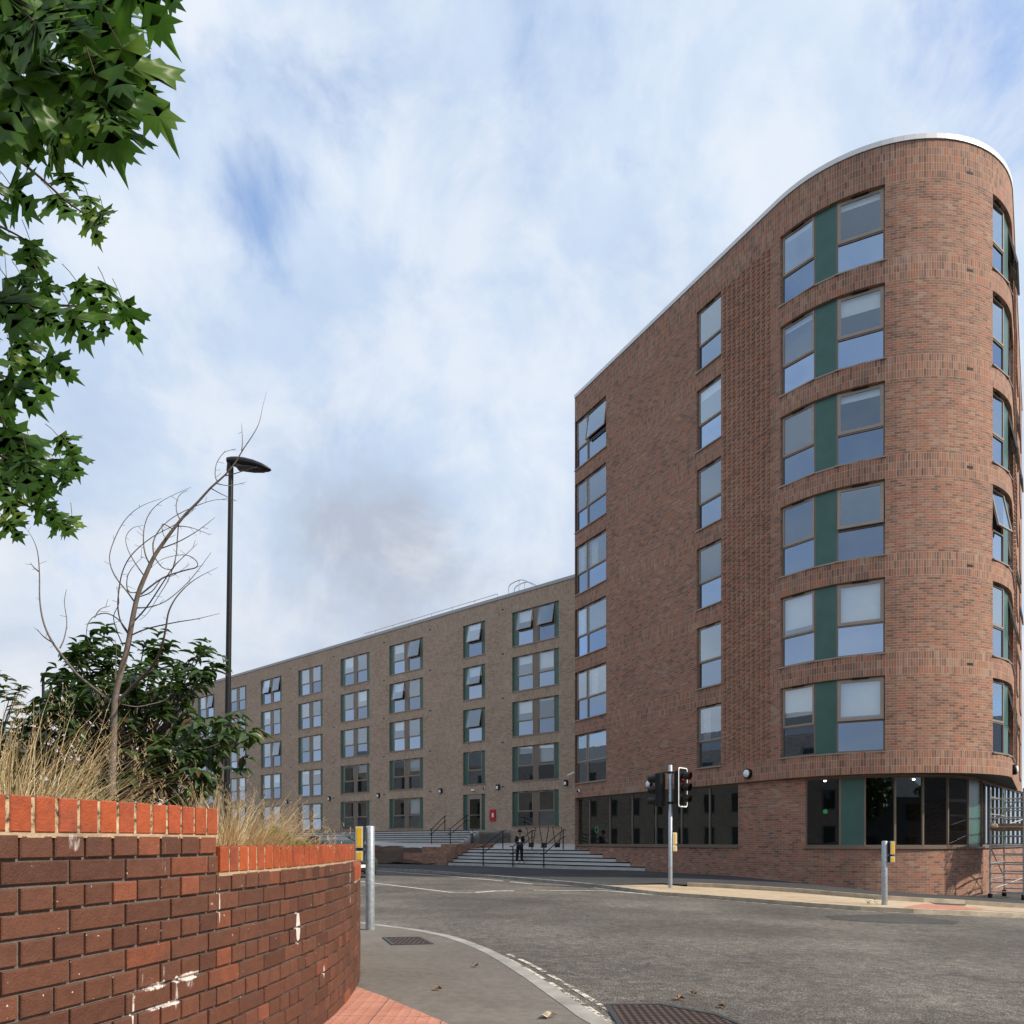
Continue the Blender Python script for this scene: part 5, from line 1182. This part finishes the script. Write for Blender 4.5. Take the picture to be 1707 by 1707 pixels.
# ------------------------------------------------------------------ street lamps
def lamp(base, topz, tilt, label, head=1.0, rot=0):
    root = thing('street_lamp', label, 'street lamp', tuple(base)); h = topz-base[2]; B_ = Vector(base)
    tv = Vector((math.tan(R(tilt)), 0, 1)); P_ = lambda z: B_+tv*z
    mb = MB(); mb.tube([P_(0), P_(1.2)], .085, 14); mb.tube([P_(1.2), P_(1.3)], [.085, .055], 14, cap=False); mb.tube([P_(1.3), P_(h-.05)], [.055, .045], 14); mb.build('pole', 'black_metal', root)
    T = P_(h-.02); mb = MB(); mb.M = Matrix.Translation(T) @ Matrix.Rotation(R(rot), 4, 'Z') @ Matrix.Rotation(R(5), 4, 'Y')
    prof = [(-.07, .075, .02, .13), (.0, .085, .0, .15), (.10, .12, -.03, .155), (.25, .155, -.055, .145), (.42, .16, -.065, .115), (.58, .13, -.065, .07), (.68, .085, -.055, .03), (.74, .03, -.04, -.005)]
    rings = []
    for (x, w_, lo, hi) in prof:
        rings.append([(x, w_*math.cos(q), (lo+hi)/2+(hi-lo)/2*math.sin(q)) for q in [i/12*2*math.pi for i in range(12)]])
    vs = [p for r_ in rings for p in r_]; n_ = 12
    mb.add(vs, [(i*n_+j, i*n_+(j+1) % n_, (i+1)*n_+(j+1) % n_, (i+1)*n_+j) for i in range(len(prof)-1) for j in range(n_)]+[tuple(range(11, -1, -1))], smooth=True)
    mb.tube([(-.02, 0, -.12), (-.02, 0, .1)], .055, 12)
    hd = mb.build('lamp_head', 'black_metal', root)
    mb2 = MB(); mb2.M = mb.M; mb2.add([(x, w_, -.055) for x, w_ in ((.12, .09), (.4, .115), (.6, .08), (.66, 0), (.6, -.08), (.4, -.115), (.12, -.09))]+[(x, w_, .0) for x, w_ in ((.12, .09), (.4, .115), (.6, .08), (.66, 0), (.6, -.08), (.4, -.115), (.12, -.09))], [tuple(range(7))]+[(i, (i+1) % 7, 7+(i+1) % 7, 7+i) for i in range(7)]); mb2.build('lens', 'dark_grey', hd)
lb = at(375.5, 1402.5, 14); lb.z = -1.2; lamp(lb, 629*14/F, .75, 'tall black street lamp with a curved head behind the planter, beside the sapling')
p = at(72, 1402.5, 34); p.z = -1.2; q = at(72, 1125, 34); root = thing('street_lamp', 'distant black street lamp with a flat square head rising behind the shrub at the left', 'street lamp', tuple(p))
mb = MB(); mb.tube([p, (p.x, p.y, q.z)], .06, 10); mb.build('pole', 'black_metal', root); mb = MB(); mb.M = Matrix.Translation((p.x, p.y, q.z)) @ Matrix.Rotation(R(6), 4, 'Y'); mb.bbox(-.05, .85, -.16, .16, -.08, .08, .03); mb.build('lamp_head', 'dark_grey', root)

# ------------------------------------------------------------------ short posts with crossing push-button boxes
def btn_box(par, M, w_=.105, two=True, full=.44):
    bb = MB(); bb.M = M; fc = MB(); fc.M = M; ye = MB(); ye.M = M
    for z0, z1 in ((-.44, -.165), (-.135, 0)) if False else ((-.28, 0), (-.44, -.305)):
        bb.bbox(0, w_, -.06, .05, z0, z1, .008)
        fc.box(.012, w_-.004, -.066, -.0605, z0+.008, z1-.008); ye.box(.028, w_-.018, -.070, -.0665, z0+.022, z1-.022)
    bb.box(.02, w_-.02, -.03, .03, -.306, -.279); o = bb.build('button_box', 'dark_grey', par); fc.build('face_plate', 'cream', o); ye.build('face_panel', 'yellow', o)
def stub(base, h, side, label):
    root = thing('crossing_post', label, 'post', tuple(base), 'short grey posts carrying crossing button boxes'); B_ = Vector(base); mb = MB(); mb.M = Matrix.Translation(B_)
    mb.lathe([(.058, -.15), (.057, .0), (.057, h-.012), (.050, h), (0, h+.004)], 22); mb.build('pole', 'galvanised', root)
    M = Matrix.Translation(B_+Vector((-.175 if side < 0 else .065, -.03, h+.0))); btn_box(root, M)
Dn = hit(617, 1550, GA); stub(Dn, (1550-1377)/F*Dn.y, -1, 'short grey crossing post at the left, beyond the end of the brick planter wall')
Dr = hit(1474.5, 1508, GA); stub(Dr, (1508-1402)/F*Dr.y, 1, 'short grey crossing post at the right, in front of the rounded tower')
# small weed at the foot of the right post
mb = MB(); rg2 = random.Random(4); lf = MB()
for i in range(26): a = rg2.uniform(0, 6.28); ovate(lf, Dr+Vector((-.25+rg2.uniform(-.12, .12), rg2.uniform(-.05, .05), rg2.uniform(0, .16))), (math.cos(a), math.sin(a), .8), (0, 0, 1), .06, .02, (.4, .4, .4))
lf.build('weed', 'low_leaf', None, tuple(Dr+Vector((-.25, 0, 0))), label='small green weed growing at the foot of the right crossing post', category='plant')

# ------------------------------------------------------------------ traffic light
tb = hit(1117.5, 1480, GA); TZ = (YH-1275)/F*tb.y
root = thing('traffic_light', 'tall grey traffic light pole with two black signal heads at the kerb', 'traffic light', tuple(tb)); mb = MB(); mb.M = Matrix.Translation(tb)
mb.lathe([(.058, -.15), (.057, 0), (.055, TZ-tb.z-.01), (.03, TZ-tb.z), (0, TZ-tb.z)], 20); mb.build('pole', 'galvanised', root)
def head(par, c, nrm, board, lit):
    """c: centre of the signal face"""
    n_ = Vector(nrm).normalized(); u = Vector((-n_.y, n_.x, 0)); M = frame(c, u, n_); mb = MB(); mb.M = M
    mb.bbox(-.15, .15, .0, .20, -.47, .47, .03); o = mb.build('signal_head', 'black_metal', par)
    if board:
        b1 = MB(); b1.M = M; w2, h2, r_ = .245, .545, .07; ring = []
        for (sx, sz, a0) in ((1, 1, 0), (-1, 1, 90), (-1, -1, 180), (1, -1, 270)):
            for i in range(6): a = R(a0+i*18); ring.append((sx*(w2-r_)+r_*math.cos(a), sz*(h2-r_)+r_*math.sin(a)))
        b1.add([(x, -.004, z) for x, z in ring]+[(x, .012, z) for x, z in ring], [tuple(range(23, -1, -1)), tuple(range(24, 48))]+[(i, (i+1) % 24, 24+(i+1) % 24, 24+i) for i in range(24)]); b1.build('backing_board', 'black_metal', o)
        b2 = MB(); b2.M = M; rin = [(x*.885, z*.945) for x, z in ring]
        b2.add([(x, -.009, z) for x, z in ring]+[(x, -.009, z) for x, z in rin]+[(x*1.004, .0, z*1.002) for x, z in ring], [(i, (i+1) % 24, 24+(i+1) % 24, 24+i) for i in range(24)]+[(i, (i+1) % 24, 48+(i+1) % 24, 48+i) for i in range(24)]); b2.build('white_border', 'white_plastic', o)
    for k_, zc in enumerate((.31, 0, -.31)):
        v = MB(); v.M = M @ Matrix.Translation((0, 0, zc)); r_ = .118; n2 = 18; vs = []
        for i in range(n2+1):
            a = R(-50)+R(280)*i/n2; Lh = .27*(1-.25*abs(i/n2-.5)*2); vs += [(r_*math.cos(a), -.0, r_*math.sin(a)), (r_*.98*math.cos(a), -Lh, r_*.98*math.sin(a)-.02), (r_*.94*math.cos(a), -.0, r_*.94*math.sin(a)), (r_*.92*math.cos(a), -Lh, r_*.92*math.sin(a)-.02)]
        fs = []
        for i in range(n2): a = 4*i; fs += [(a, a+4, a+5, a+1), (a+2, a+3, a+7, a+6), (a+1, a+5, a+7, a+3)]
        v.add(vs, fs, smooth=False); hood = v.build('signal_hood', 'black_metal', o)
        l = MB(); l.M = M @ Matrix.Translation((0, 0, zc)); l.lathe([(.105, .0), (.105, .02), (.08, .035), (0, .045)], 20, axis='y'); l.build('lens', 'red_lens' if (k_ == 0 and lit) else 'dark_grey', hood)
    return o
kx = tb.y/F
hc = Vector((tb.x+.315, tb.y-.13, (YH-1313)*kx)); head(root, hc, (.74, -.67, 0), True, True)
hc2 = Vector((tb.x-.345, tb.y+.16, (YH-1316)*kx)); head(root, hc2, (-.78, .62, 0), False, False)
mb = MB()
for z in (hc.z+.42, hc.z-.42): mb.tube([(tb.x-.30, tb.y+.02, z), (tb.x, tb.y, z), (tb.x+.22, tb.y+.0, z)], .018, 8); mb.M = Matrix.Translation((tb.x, tb.y, z)); mb.lathe([(.07, -.03), (.075, 0), (.07, .03)], 16); mb.M = Matrix()
mb.build('bracket', 'black_metal', root)
mb = MB(); o = None
M = frame((tb.x+.06, tb.y, 0), (0, -1, 0), (1, 0, 0)); zt = (YH-1388)*kx; mb = MB(); mb.M = Matrix.Translation((tb.x+.055, tb.y-.05, 0))
for z0, z1 in ((zt-.33, zt), (zt-.52, zt-.36)): mb.bbox(0, .12, 0, .13, z0, z1, .01)
mb.box(.01, .08, .03, .1, zt-.37, zt-.32); o = mb.build('button_box', 'cream', root)
mb = MB(); mb.M = Matrix.Translation((tb.x+.055, tb.y-.05, 0))
for z0, z1 in ((zt-.31, zt-.02), (zt-.50, zt-.38)): mb.box(.035, .07, -.004, -.0005, z0, z1)
mb.build('face_panel', 'yellow', o)

# ------------------------------------------------------------------ scaffold tower at the right
A_ = Vector((14.52, 22.95)); ld = Vector((.669, .743)); wd_ = Vector((.743, -.669)); B_ = A_+ld*2.3; C_ = A_+wd_*.85; D__ = B_+wd_*.85
gz0 = min(GB(p.x, p.y) for p in (A_, B_, C_, D__))
root = thing('scaffold_tower', 'aluminium mobile scaffold tower with a timber deck at the foot of the rounded corner', 'scaffold', (A_.x, A_.y, gz0))
V3 = lambda p, z: Vector((p.x, p.y, z)); lv = lambda y, p=A_: (YH-y)/F*p.y
mb = MB()
top = lv(1316)
for p in (A_, B_, C_, D__): mb.tube([V3(p, gz0+.22), V3(p, top)], .026, 10)
mb.build('standard', 'alu', root)
mb = MB(); zl = [lv(q) for q in (1328.6, 1357, 1384, 1412, 1439, 1466)]
for z in zl: mb.tube([V3(A_, z), V3(B_, z)], .022, 8); mb.tube([V3(C_, z), V3(D__, z)], .022, 8)
z = gz0+.3
while z < top-.05: mb.tube([V3(A_, z), V3(C_, z)], .02, 8); mb.tube([V3(B_, z), V3(D__, z)], .02, 8); z += .28
mb.build('ledger', 'alu', root)
mb = MB(); mb.tube([V3(A_, zl[3]), V3(B_, zl[5])], .02, 8); mb.tube([V3(A_, zl[2]), V3(D__, zl[1])], .02, 8); mb.tube([V3(C_, zl[4]), V3(D__, zl[2])], .02, 8); mb.tube([V3(A_, zl[1]-.3), V3(C_, zl[0]+.02)], .02, 8); mb.tube([V3(A_, gz0+.35), V3(D__, gz0+.8)], .02, 8); mb.build('brace', 'alu', root)
mb = MB(); P4 = [A_, B_, D__, C_]; zd = zl[2]
mb.add([V3(p, zd-.0) for p in P4]+[V3(p, zd+.05) for p in P4], [(0, 3, 2, 1), (4, 5, 6, 7), (0, 1, 5, 4), (1, 2, 6, 5), (2, 3, 7, 6), (3, 0, 4, 7)]); 
for a, b_ in ((A_, B_), (C_, D__), (A_, C_)): s2 = (b_-a).normalized(); n2 = Vector((-s2.y, s2.x))*.015; mb.add([V3(a-n2, zd+.05), V3(b_-n2, zd+.05), V3(b_+n2, zd+.05), V3(a+n2, zd+.05), V3(a-n2, zd+.2), V3(b_-n2, zd+.2), V3(b_+n2, zd+.2), V3(a+n2, zd+.2)], [(4, 5, 6, 7), (0, 1, 5, 4), (1, 2, 6, 5), (2, 3, 7, 6), (3, 0, 4, 7)])
mb.build('deck', 'wood', root)
mb = MB()
for p in (A_, B_, C_, D__): mb.M = Matrix.Translation(V3(p, gz0+.09)); mb.lathe([(0, -.025), (.09, -.025), (.09, .025), (0, .025)], 16, axis='x'); mb.M = Matrix.Translation(V3(p, gz0+.09)); mb.box(-.04, .04, -.05, .05, .07, .15)
mb.M = Matrix(); mb.build('castors', 'rubber', root)
# orange dust sheet / bag on deck edge
p = C_.lerp(A_, .9); mb = MB(); mb.M = Matrix.Translation((p.x, p.y, zd+.05)); mb.lathe([(0, 0), (.12, .01), (.14, .07), (.10, .14), (0, .16)], 12); mb.build('sand_bag', 'sand_paving', None, (p.x, p.y, zd+.05), label='small tan bag lying on the deck of the scaffold tower', category='bag')

# ------------------------------------------------------------------ car
def car(origin, heading, label):
    root = thing('parked_car', label, 'car', tuple(origin)); h = Vector((heading[0], heading[1])).normalized(); M = Matrix(((h.x, -h.y, 0, origin[0]), (h.y, h.x, 0, origin[1]), (0, 0, 1, origin[2]), (0, 0, 0, 1)))
    # stations along x: (x, half width, z bottom, z shoulder)
    st = [(2.06, .42, .30, .52), (2.02, .66, .22, .60), (1.92, .78, .18, .68), (1.6, .84, .17, .80), (1.0, .855, .17, .90), (.6, .86, .17, .95), (-.6, .86, .17, .97), (-1.5, .85, .18, .98), (-1.9, .80, .24, .98), (-2.02, .70, .32, .94)]
    mb = MB(); mb.M = M; vs = []; n_ = 12
    for (x, w_, zb, zt) in st:
        m_ = (zb+zt)/2
        half = [(0, zb), (w_*.8, zb), (w_*.98, zb+.10), (w_, m_), (w_*.97, zt-.06), (w_*.88, zt), (0, zt+.03)]
        ringp = [(x, y, z) for y, z in half]+[(x, -y, z) for y, z in half[-2:0:-1]]; vs += ringp; n_ = len(ringp)
    fs = [(i*n_+j, i*n_+(j+1) % n_, (i+1)*n_+(j+1) % n_, (i+1)*n_+j) for i in range(len(st)-1) for j in range(n_)]+[tuple(range(n_)), tuple(range(len(vs)-1, len(vs)-1-n_, -1))]
    mb.add(vs, fs, smooth=True); mb.build('body', 'grey_paint', root)
    # cabin
    cb_ = [(.98, .74, .93, .93), (.40, .72, .95, 1.35), (.05, .70, .96, 1.49), (-.7, .69, .97, 1.52), (-1.35, .68, .98, 1.49), (-1.72, .67, .98, 1.26), (-1.95, .70, .96, .96)]
    gl = MB(); gl.M = M; vs = []
    for x, w_, zb, zt in cb_: q = w_*(1-.22*(zt-zb)/.47); vs += [(x, w_, zb), (x, q, zt-.03), (x, q*.8, zt), (x, -q*.8, zt), (x, -q, zt-.03), (x, -w_, zb)]
    fs = []; rf = []
    for i in range(len(cb_)-1):
        for j in range(5):
            f_ = (6*i+j, 6*i+j+1, 6*i+j+7, 6*i+j+6)
            (rf if (j in (1, 2, 3) and 2 <= i <= 4) else fs).append(f_)
    gl.add(vs, fs, smooth=False); gl.build('windows', 'car_glass', root); r2 = MB(); r2.M = M; r2.add([(x, y, z+.006) for x, y, z in vs], rf, smooth=True)
    for sg in (1, -1):
        for path in ([(1.0, .745, .94), (.38, .635, 1.33), (.03, .585, 1.48)], [(-.35, .725, .97), (-.37, .565, 1.49)], [(-1.3, .71, .98), (-1.42, .55, 1.45)], [(-1.97, .70, .97), (-1.72, .59, 1.26), (-1.4, .555, 1.47)], [(.03, .585, 1.485), (-.7, .565, 1.51), (-1.38, .555, 1.48)]): r2.tube([(x, y*sg, z) for x, y, z in path], .028, 6)
    r2.build('roof', 'grey_paint', root)
    for sx, sy in ((1.28, 1), (1.28, -1), (-1.28, 1), (-1.28, -1)):
        t_ = MB(); t_.M = M @ Matrix.Translation((sx, sy*.76, .31)); t_.lathe([(.19, -.10), (.29, -.10), (.31, -.06), (.31, .06), (.29, .10), (.19, .10)], 24, axis='y'); o = t_.build('tyre', 'rubber', root)
        t_ = MB(); t_.M = M @ Matrix.Translation((sx, sy*.76, .31)); t_.lathe([(0, -.08), (.06, -.09), (.16, -.06), (.195, -.095), (.195, .095), (.16, .06), (.06, .09), (0, .08)], 20, axis='y'); t_.build('rim', 'alu', o)
        t_ = MB(); t_.M = M @ Matrix.Translation((sx, sy*.80, .33)); t_.lathe([(.33, -.07), (.37, -.065), (.37, .065), (.33, .07)], 24, axis='y'); t_.build('wheel_arch', 'rubber', root)
    for sg in (1, -1):
        l = MB(); l.M = M; l.add([(2.05, .46*sg, .52), (1.86, .765*sg, .56), (1.70, .80*sg, .70), (1.96, .52*sg, .66)]+[(2.0, .46*sg, .50), (1.82, .72*sg, .54), (1.66, .76*sg, .68), (1.90, .5*sg, .64)], [(0, 1, 2, 3), (0, 1, 5, 4), (1, 2, 6, 5), (2, 3, 7, 6), (3, 0, 4, 7)]); l.build('headlight', 'headlight', root)
        l = MB(); l.M = M @ Matrix.Translation((.55, .93*sg, 1.0)); l.bbox(-.05, .06, -.10, .10, -.06, .07, .03); l.build('wing_mirror', 'grey_paint', root)
    l = MB(); l.M = M; l.bbox(1.98, 2.085, -.40, .40, .40, .56, .02); l.build('grille', 'rubber', root)
    l = MB(); l.M = M; l.bbox(2.0, 2.10, -.5, .5, .22, .34, .02); l.build('bumper_intake', 'rubber', root)
    l = MB(); l.M = M; l.box(2.085, 2.10, -.26, .26, .355, .465); l.build('number_plate', 'white_plastic', root)
    return root
hd_ = Vector((.64, -.77)).normalized(); nose = Vector(((603-CX)/F*27.2, 27.2)); oc = nose-hd_*2.1
car((oc.x, oc.y, GA(oc.x, oc.y)+RD+.01), hd_, 'grey hatchback coming along the road, half hidden behind the planter and the left crossing post')

# ------------------------------------------------------------------ person
def skin(name, verts, edges, rad, m, parent, base, lv=2):
    me = bpy.data.meshes.new(name); me.from_pydata([tuple(Vector(v)-Vector(base)) for v in verts], edges, []); o = bpy.data.objects.new(name, me); COL.objects.link(o)
    sk = o.modifiers.new('s', 'SKIN'); 
    for i, d in enumerate(me.skin_vertices[0].data): d.radius = rad[i] if hasattr(rad[i], '__len__') else (rad[i], rad[i]); d.use_root = i == 0
    sk.use_smooth_shade = True; sb = o.modifiers.new('d', 'SUBSURF'); sb.levels = lv; sb.render_levels = lv
    bpy.context.view_layer.update(); dg = bpy.context.evaluated_depsgraph_get(); nm = bpy.data.meshes.new_from_object(o.evaluated_get(dg)); o.modifiers.clear(); o.data = nm
    nm.materials.clear(); nm.materials.append(MATS[m]); nm.name = name
    for p_ in nm.polygons: p_.use_smooth = True; p_.material_index = 0
    if parent: o.parent = parent
    return o
pD = 35.72; pb = Vector(((866.5-CX)/F*pD, pD-.02, -1.04)); S_ = .885
root = thing('person', 'person in black jacket and cap with white trainers, looking down, on the lower steps', 'person', tuple(pb))
X = lambda x, y, z: (pb.x+x*S_, pb.y-y*S_, pb.z+z*S_)   # y towards the camera
body = [X(0, 0, .95), X(0, 0, 1.12), X(0, .01, 1.30), X(0, .02, 1.42), X(0, .05, 1.50), X(0, .09, 1.58), X(0, .12, 1.66), X(0, .11, 1.72),
        X(.17, .01, 1.41), X(.22, .03, 1.14), X(.09, .24, 1.12), X(.03, .28, 1.16), X(-.17, .01, 1.41), X(-.22, .03, 1.14), X(-.09, .24, 1.14), X(-.03, .28, 1.18),
        X(.09, 0, .90), X(.10, .03, .50), X(.11, .0, .08), X(-.09, 0, .90), X(-.13, .02, .50), X(-.16, -.01, .08)]
ed = [(0, 1), (1, 2), (2, 3), (3, 4), (4, 5), (5, 6), (6, 7), (3, 8), (8, 9), (9, 10), (10, 11), (3, 12), (12, 13), (13, 14), (14, 15), (0, 16), (16, 17), (17, 18), (0, 19), (19, 20), (20, 21)]
ra = [(.14, .10), (.13, .095), (.15, .10), (.13, .09), .05, .075, .085, .07, .06, .045, .032, .03, .06, .045, .032, .03, .085, .06, .045, .085, .06, .045]
skin('body', body, ed, [tuple(q*S_ for q in r_) if hasattr(r_, '__len__') else r_*S_ for r_ in ra], 'skin', root, pb)
jk = [0, 1, 2, 3, 8, 9, 10, 12, 13, 14]; mp = {v: i for i, v in enumerate(jk)}
skin('jacket', [body[i] for i in jk], [(mp[a], mp[b_]) for a, b_ in ed if a in mp and b_ in mp], [(.165, .13), (.165, .13), (.18, .13), (.155, .115), .08, .066, .05, .08, .066, .05], 'cloth_black', root, pb)
tr_ = [0, 16, 17, 18, 19, 20, 21]; mp = {v: i for i, v in enumerate(tr_)}
skin('trousers', [body[i] for i in tr_], [(mp[a], mp[b_]) for a, b_ in ed if a in mp and b_ in mp], [(.15, .115), .10, .075, .058, .10, .075, .058], 'cloth_black', root, pb)
mb = MB(); mb.M = Matrix.Translation(X(0, .09, 1.20)); mb.bbox(-.06, .06, -.06, .05, -.20, .19, .03); mb.build('shirt', 'cloth_grey', root)
for sx in (.11, -.16): mb = MB(); mb.M = Matrix.Translation(X(sx, .05, .045)); mb.bbox(-.05, .05, -.15, .10, -.045*S_, .045, .03); mb.build('shoe', 'shoe', root)
mb = MB(); mb.M = Matrix.Translation(X(0, .10, 1.70)); mb.lathe([(.098, -.03), (.105, .01), (.085, .07), (.04, .10), (0, .105)], 16); mb.box(-.07, .07, -.19, -.08, -.02, -.005); mb.build('cap', 'cloth_black', root)
mb = MB(); mb.M = Matrix.Translation(X(0, .31, 1.21)) @ Matrix.Rotation(R(-35), 4, 'X'); mb.bbox(-.035, .035, -.006, .006, -.07, .07, .004); mb.build('mobile_phone', 'white_plastic', None, X(0, .31, 1.21), label='pale mobile phone in the hands of the person on the steps', category='phone')

# ------------------------------------------------------------------ what the windows reflect: unseen buildings and trees, some added to darken the glass
def plain_house(c, u, L, Dp, z0, z1, label, rows, roof=2.6):
    u = Vector(u).normalized(); n_ = Vector((u.y, -u.x)); c = Vector(c); root = thing('stone_building', label, 'building', (c.x, c.y, z0)); mb = MB()
    P_ = [c, c+u*L, c+u*L-n_*Dp, c-n_*Dp]
    for a, b_ in zip(P_, P_[1:]+P_[:1]):
        l = (b_-a).length; mb.quad((*a, z0), (*b_, z0), (*b_, z1), (*a, z1), 0, uv=[(0, z0), (l, z0), (l, z1), (0, z1)])
    mb.build('wall', 'stone', root); rf = MB(); q = [p.to_3d() for p in P_]; m0 = (P_[0]+P_[3])/2; m1 = (P_[1]+P_[2])/2
    a, b_, cc, d = [Vector((p.x, p.y, z1)) for p in P_]; e_, f_ = Vector((m0.x, m0.y, z1+roof)), Vector((m1.x, m1.y, z1+roof)); rf.add([a, b_, cc, d, e_, f_], [(0, 1, 5, 4), (2, 3, 4, 5), (0, 4, 3), (1, 2, 5)]); rf.build('roof', 'slate', root)
    k_ = 0; x = 1.6
    while x < L-2 and k_ < 60:
        for r_ in range(rows):
            z = z0+1.2+r_*3.1; k_ += 1
            if z+1.8 > z1: continue
            p = c+u*x; M = frame((p.x, p.y, z), (u.x, u.y, 0), (n_.x, n_.y, 0)); w_ = MB(); w_.M = M; w_.box(0, 1.2, -.03, .02, 0, 1.8); o = w_.build('window', 'dark_grey', root); w_ = MB(); w_.M = M; w_.box(.1, 1.1, -.045, -.03, .1, 1.7); w_.build('pane', 'car_glass', o)
        x += 3.0
    return root
plain_house((-27, 9), (-.25, .97), 58, 10, -1.6, 8.6, 'long stone building with slate roof across the road on the left', 3)
plain_house((-19, -28), (-.2, .98), 35, 10, -1.6, 7.6, 'unseen stone building at the left rear, added for darker window reflections', 2)  # added to close a gap, so the curved panes mirror dark walls
plain_house((33, 30), (.16, -.98), 40, 10, -2.8, 4.6, 'unseen stone building on the right, added for darker window reflections', 2)  # added to keep pale light out of the right-hand pane reflections
plain_house((42, -24), (-1, -.05), 40, 10, -2.5, 4.2, 'unseen stone building behind the camera, added as a dark mass to reflect', 2, 2.4)  # added dark mass for the rounded corner glazing to reflect
rt = random.Random(2)
def tree(x, y, h, label):
    z0 = GA(x, y)-.3; root = thing('street_tree', label, 'tree', (x, y, z0), 'trees behind the photographer'); mb = MB(); mb.tube([(x, y, z0), (x+.1, y, z0+h*.3), (x, y+.1, z0+h*.7)], [.2, .15, .05], 8)
    for i in range(6): a = i*1.05; mb.tube([(x, y, z0+h*.35), (x+h*.22*math.cos(a), y+h*.22*math.sin(a), z0+h*(.5+.05*i))], [.08, .03], 6)
    mb.build('trunk', 'bark_grey', root); lf = MB()
    for i in range(1500):
        a, b_ = rt.uniform(0, 6.28), rt.uniform(-1, 1); r_ = h*.33*rt.uniform(.55, 1.0)*(1+.3*mnoise.noise(Vector((math.cos(a)*2, math.sin(a)*2, b_*2+x)))); p = Vector((x+r_*math.cos(a)*math.sqrt(1-b_*b_), y+r_*math.sin(a)*math.sqrt(1-b_*b_), z0+h*.66+r_*b_)); tn = rt.uniform(.1, .9)
        ovate(lf, p, (rt.uniform(-1, 1), rt.uniform(-1, 1), -.5), (rt.uniform(-1, 1), rt.uniform(-1, 1), 1), .5, .38, (tn, tn, tn))
    lf.build('crown', 'shrub_leaf', root)
for i, (x, y, h) in enumerate(((-5, -14, 8.5), (3, -16, 8), (11, -14, 8.5), (-23, 16, 6.5), (-24.5, 34, 6.5), (20, -15, 9), (28, -13, 8.5), (36, -11, 9), (45, -6, 9))): tree(x, y, h, ['round leafy tree behind the photographer, nearest the planter', 'round leafy tree behind the photographer, middle one', 'round leafy tree behind the photographer, farthest along the road', 'leafy tree before the stone building, near end', 'leafy tree before the stone building, far end', 'fourth leafy tree in the row behind the photographer', 'fifth leafy tree in the row behind the photographer', 'sixth leafy tree in the row behind the photographer', 'last leafy tree in the row behind the photographer'][i])
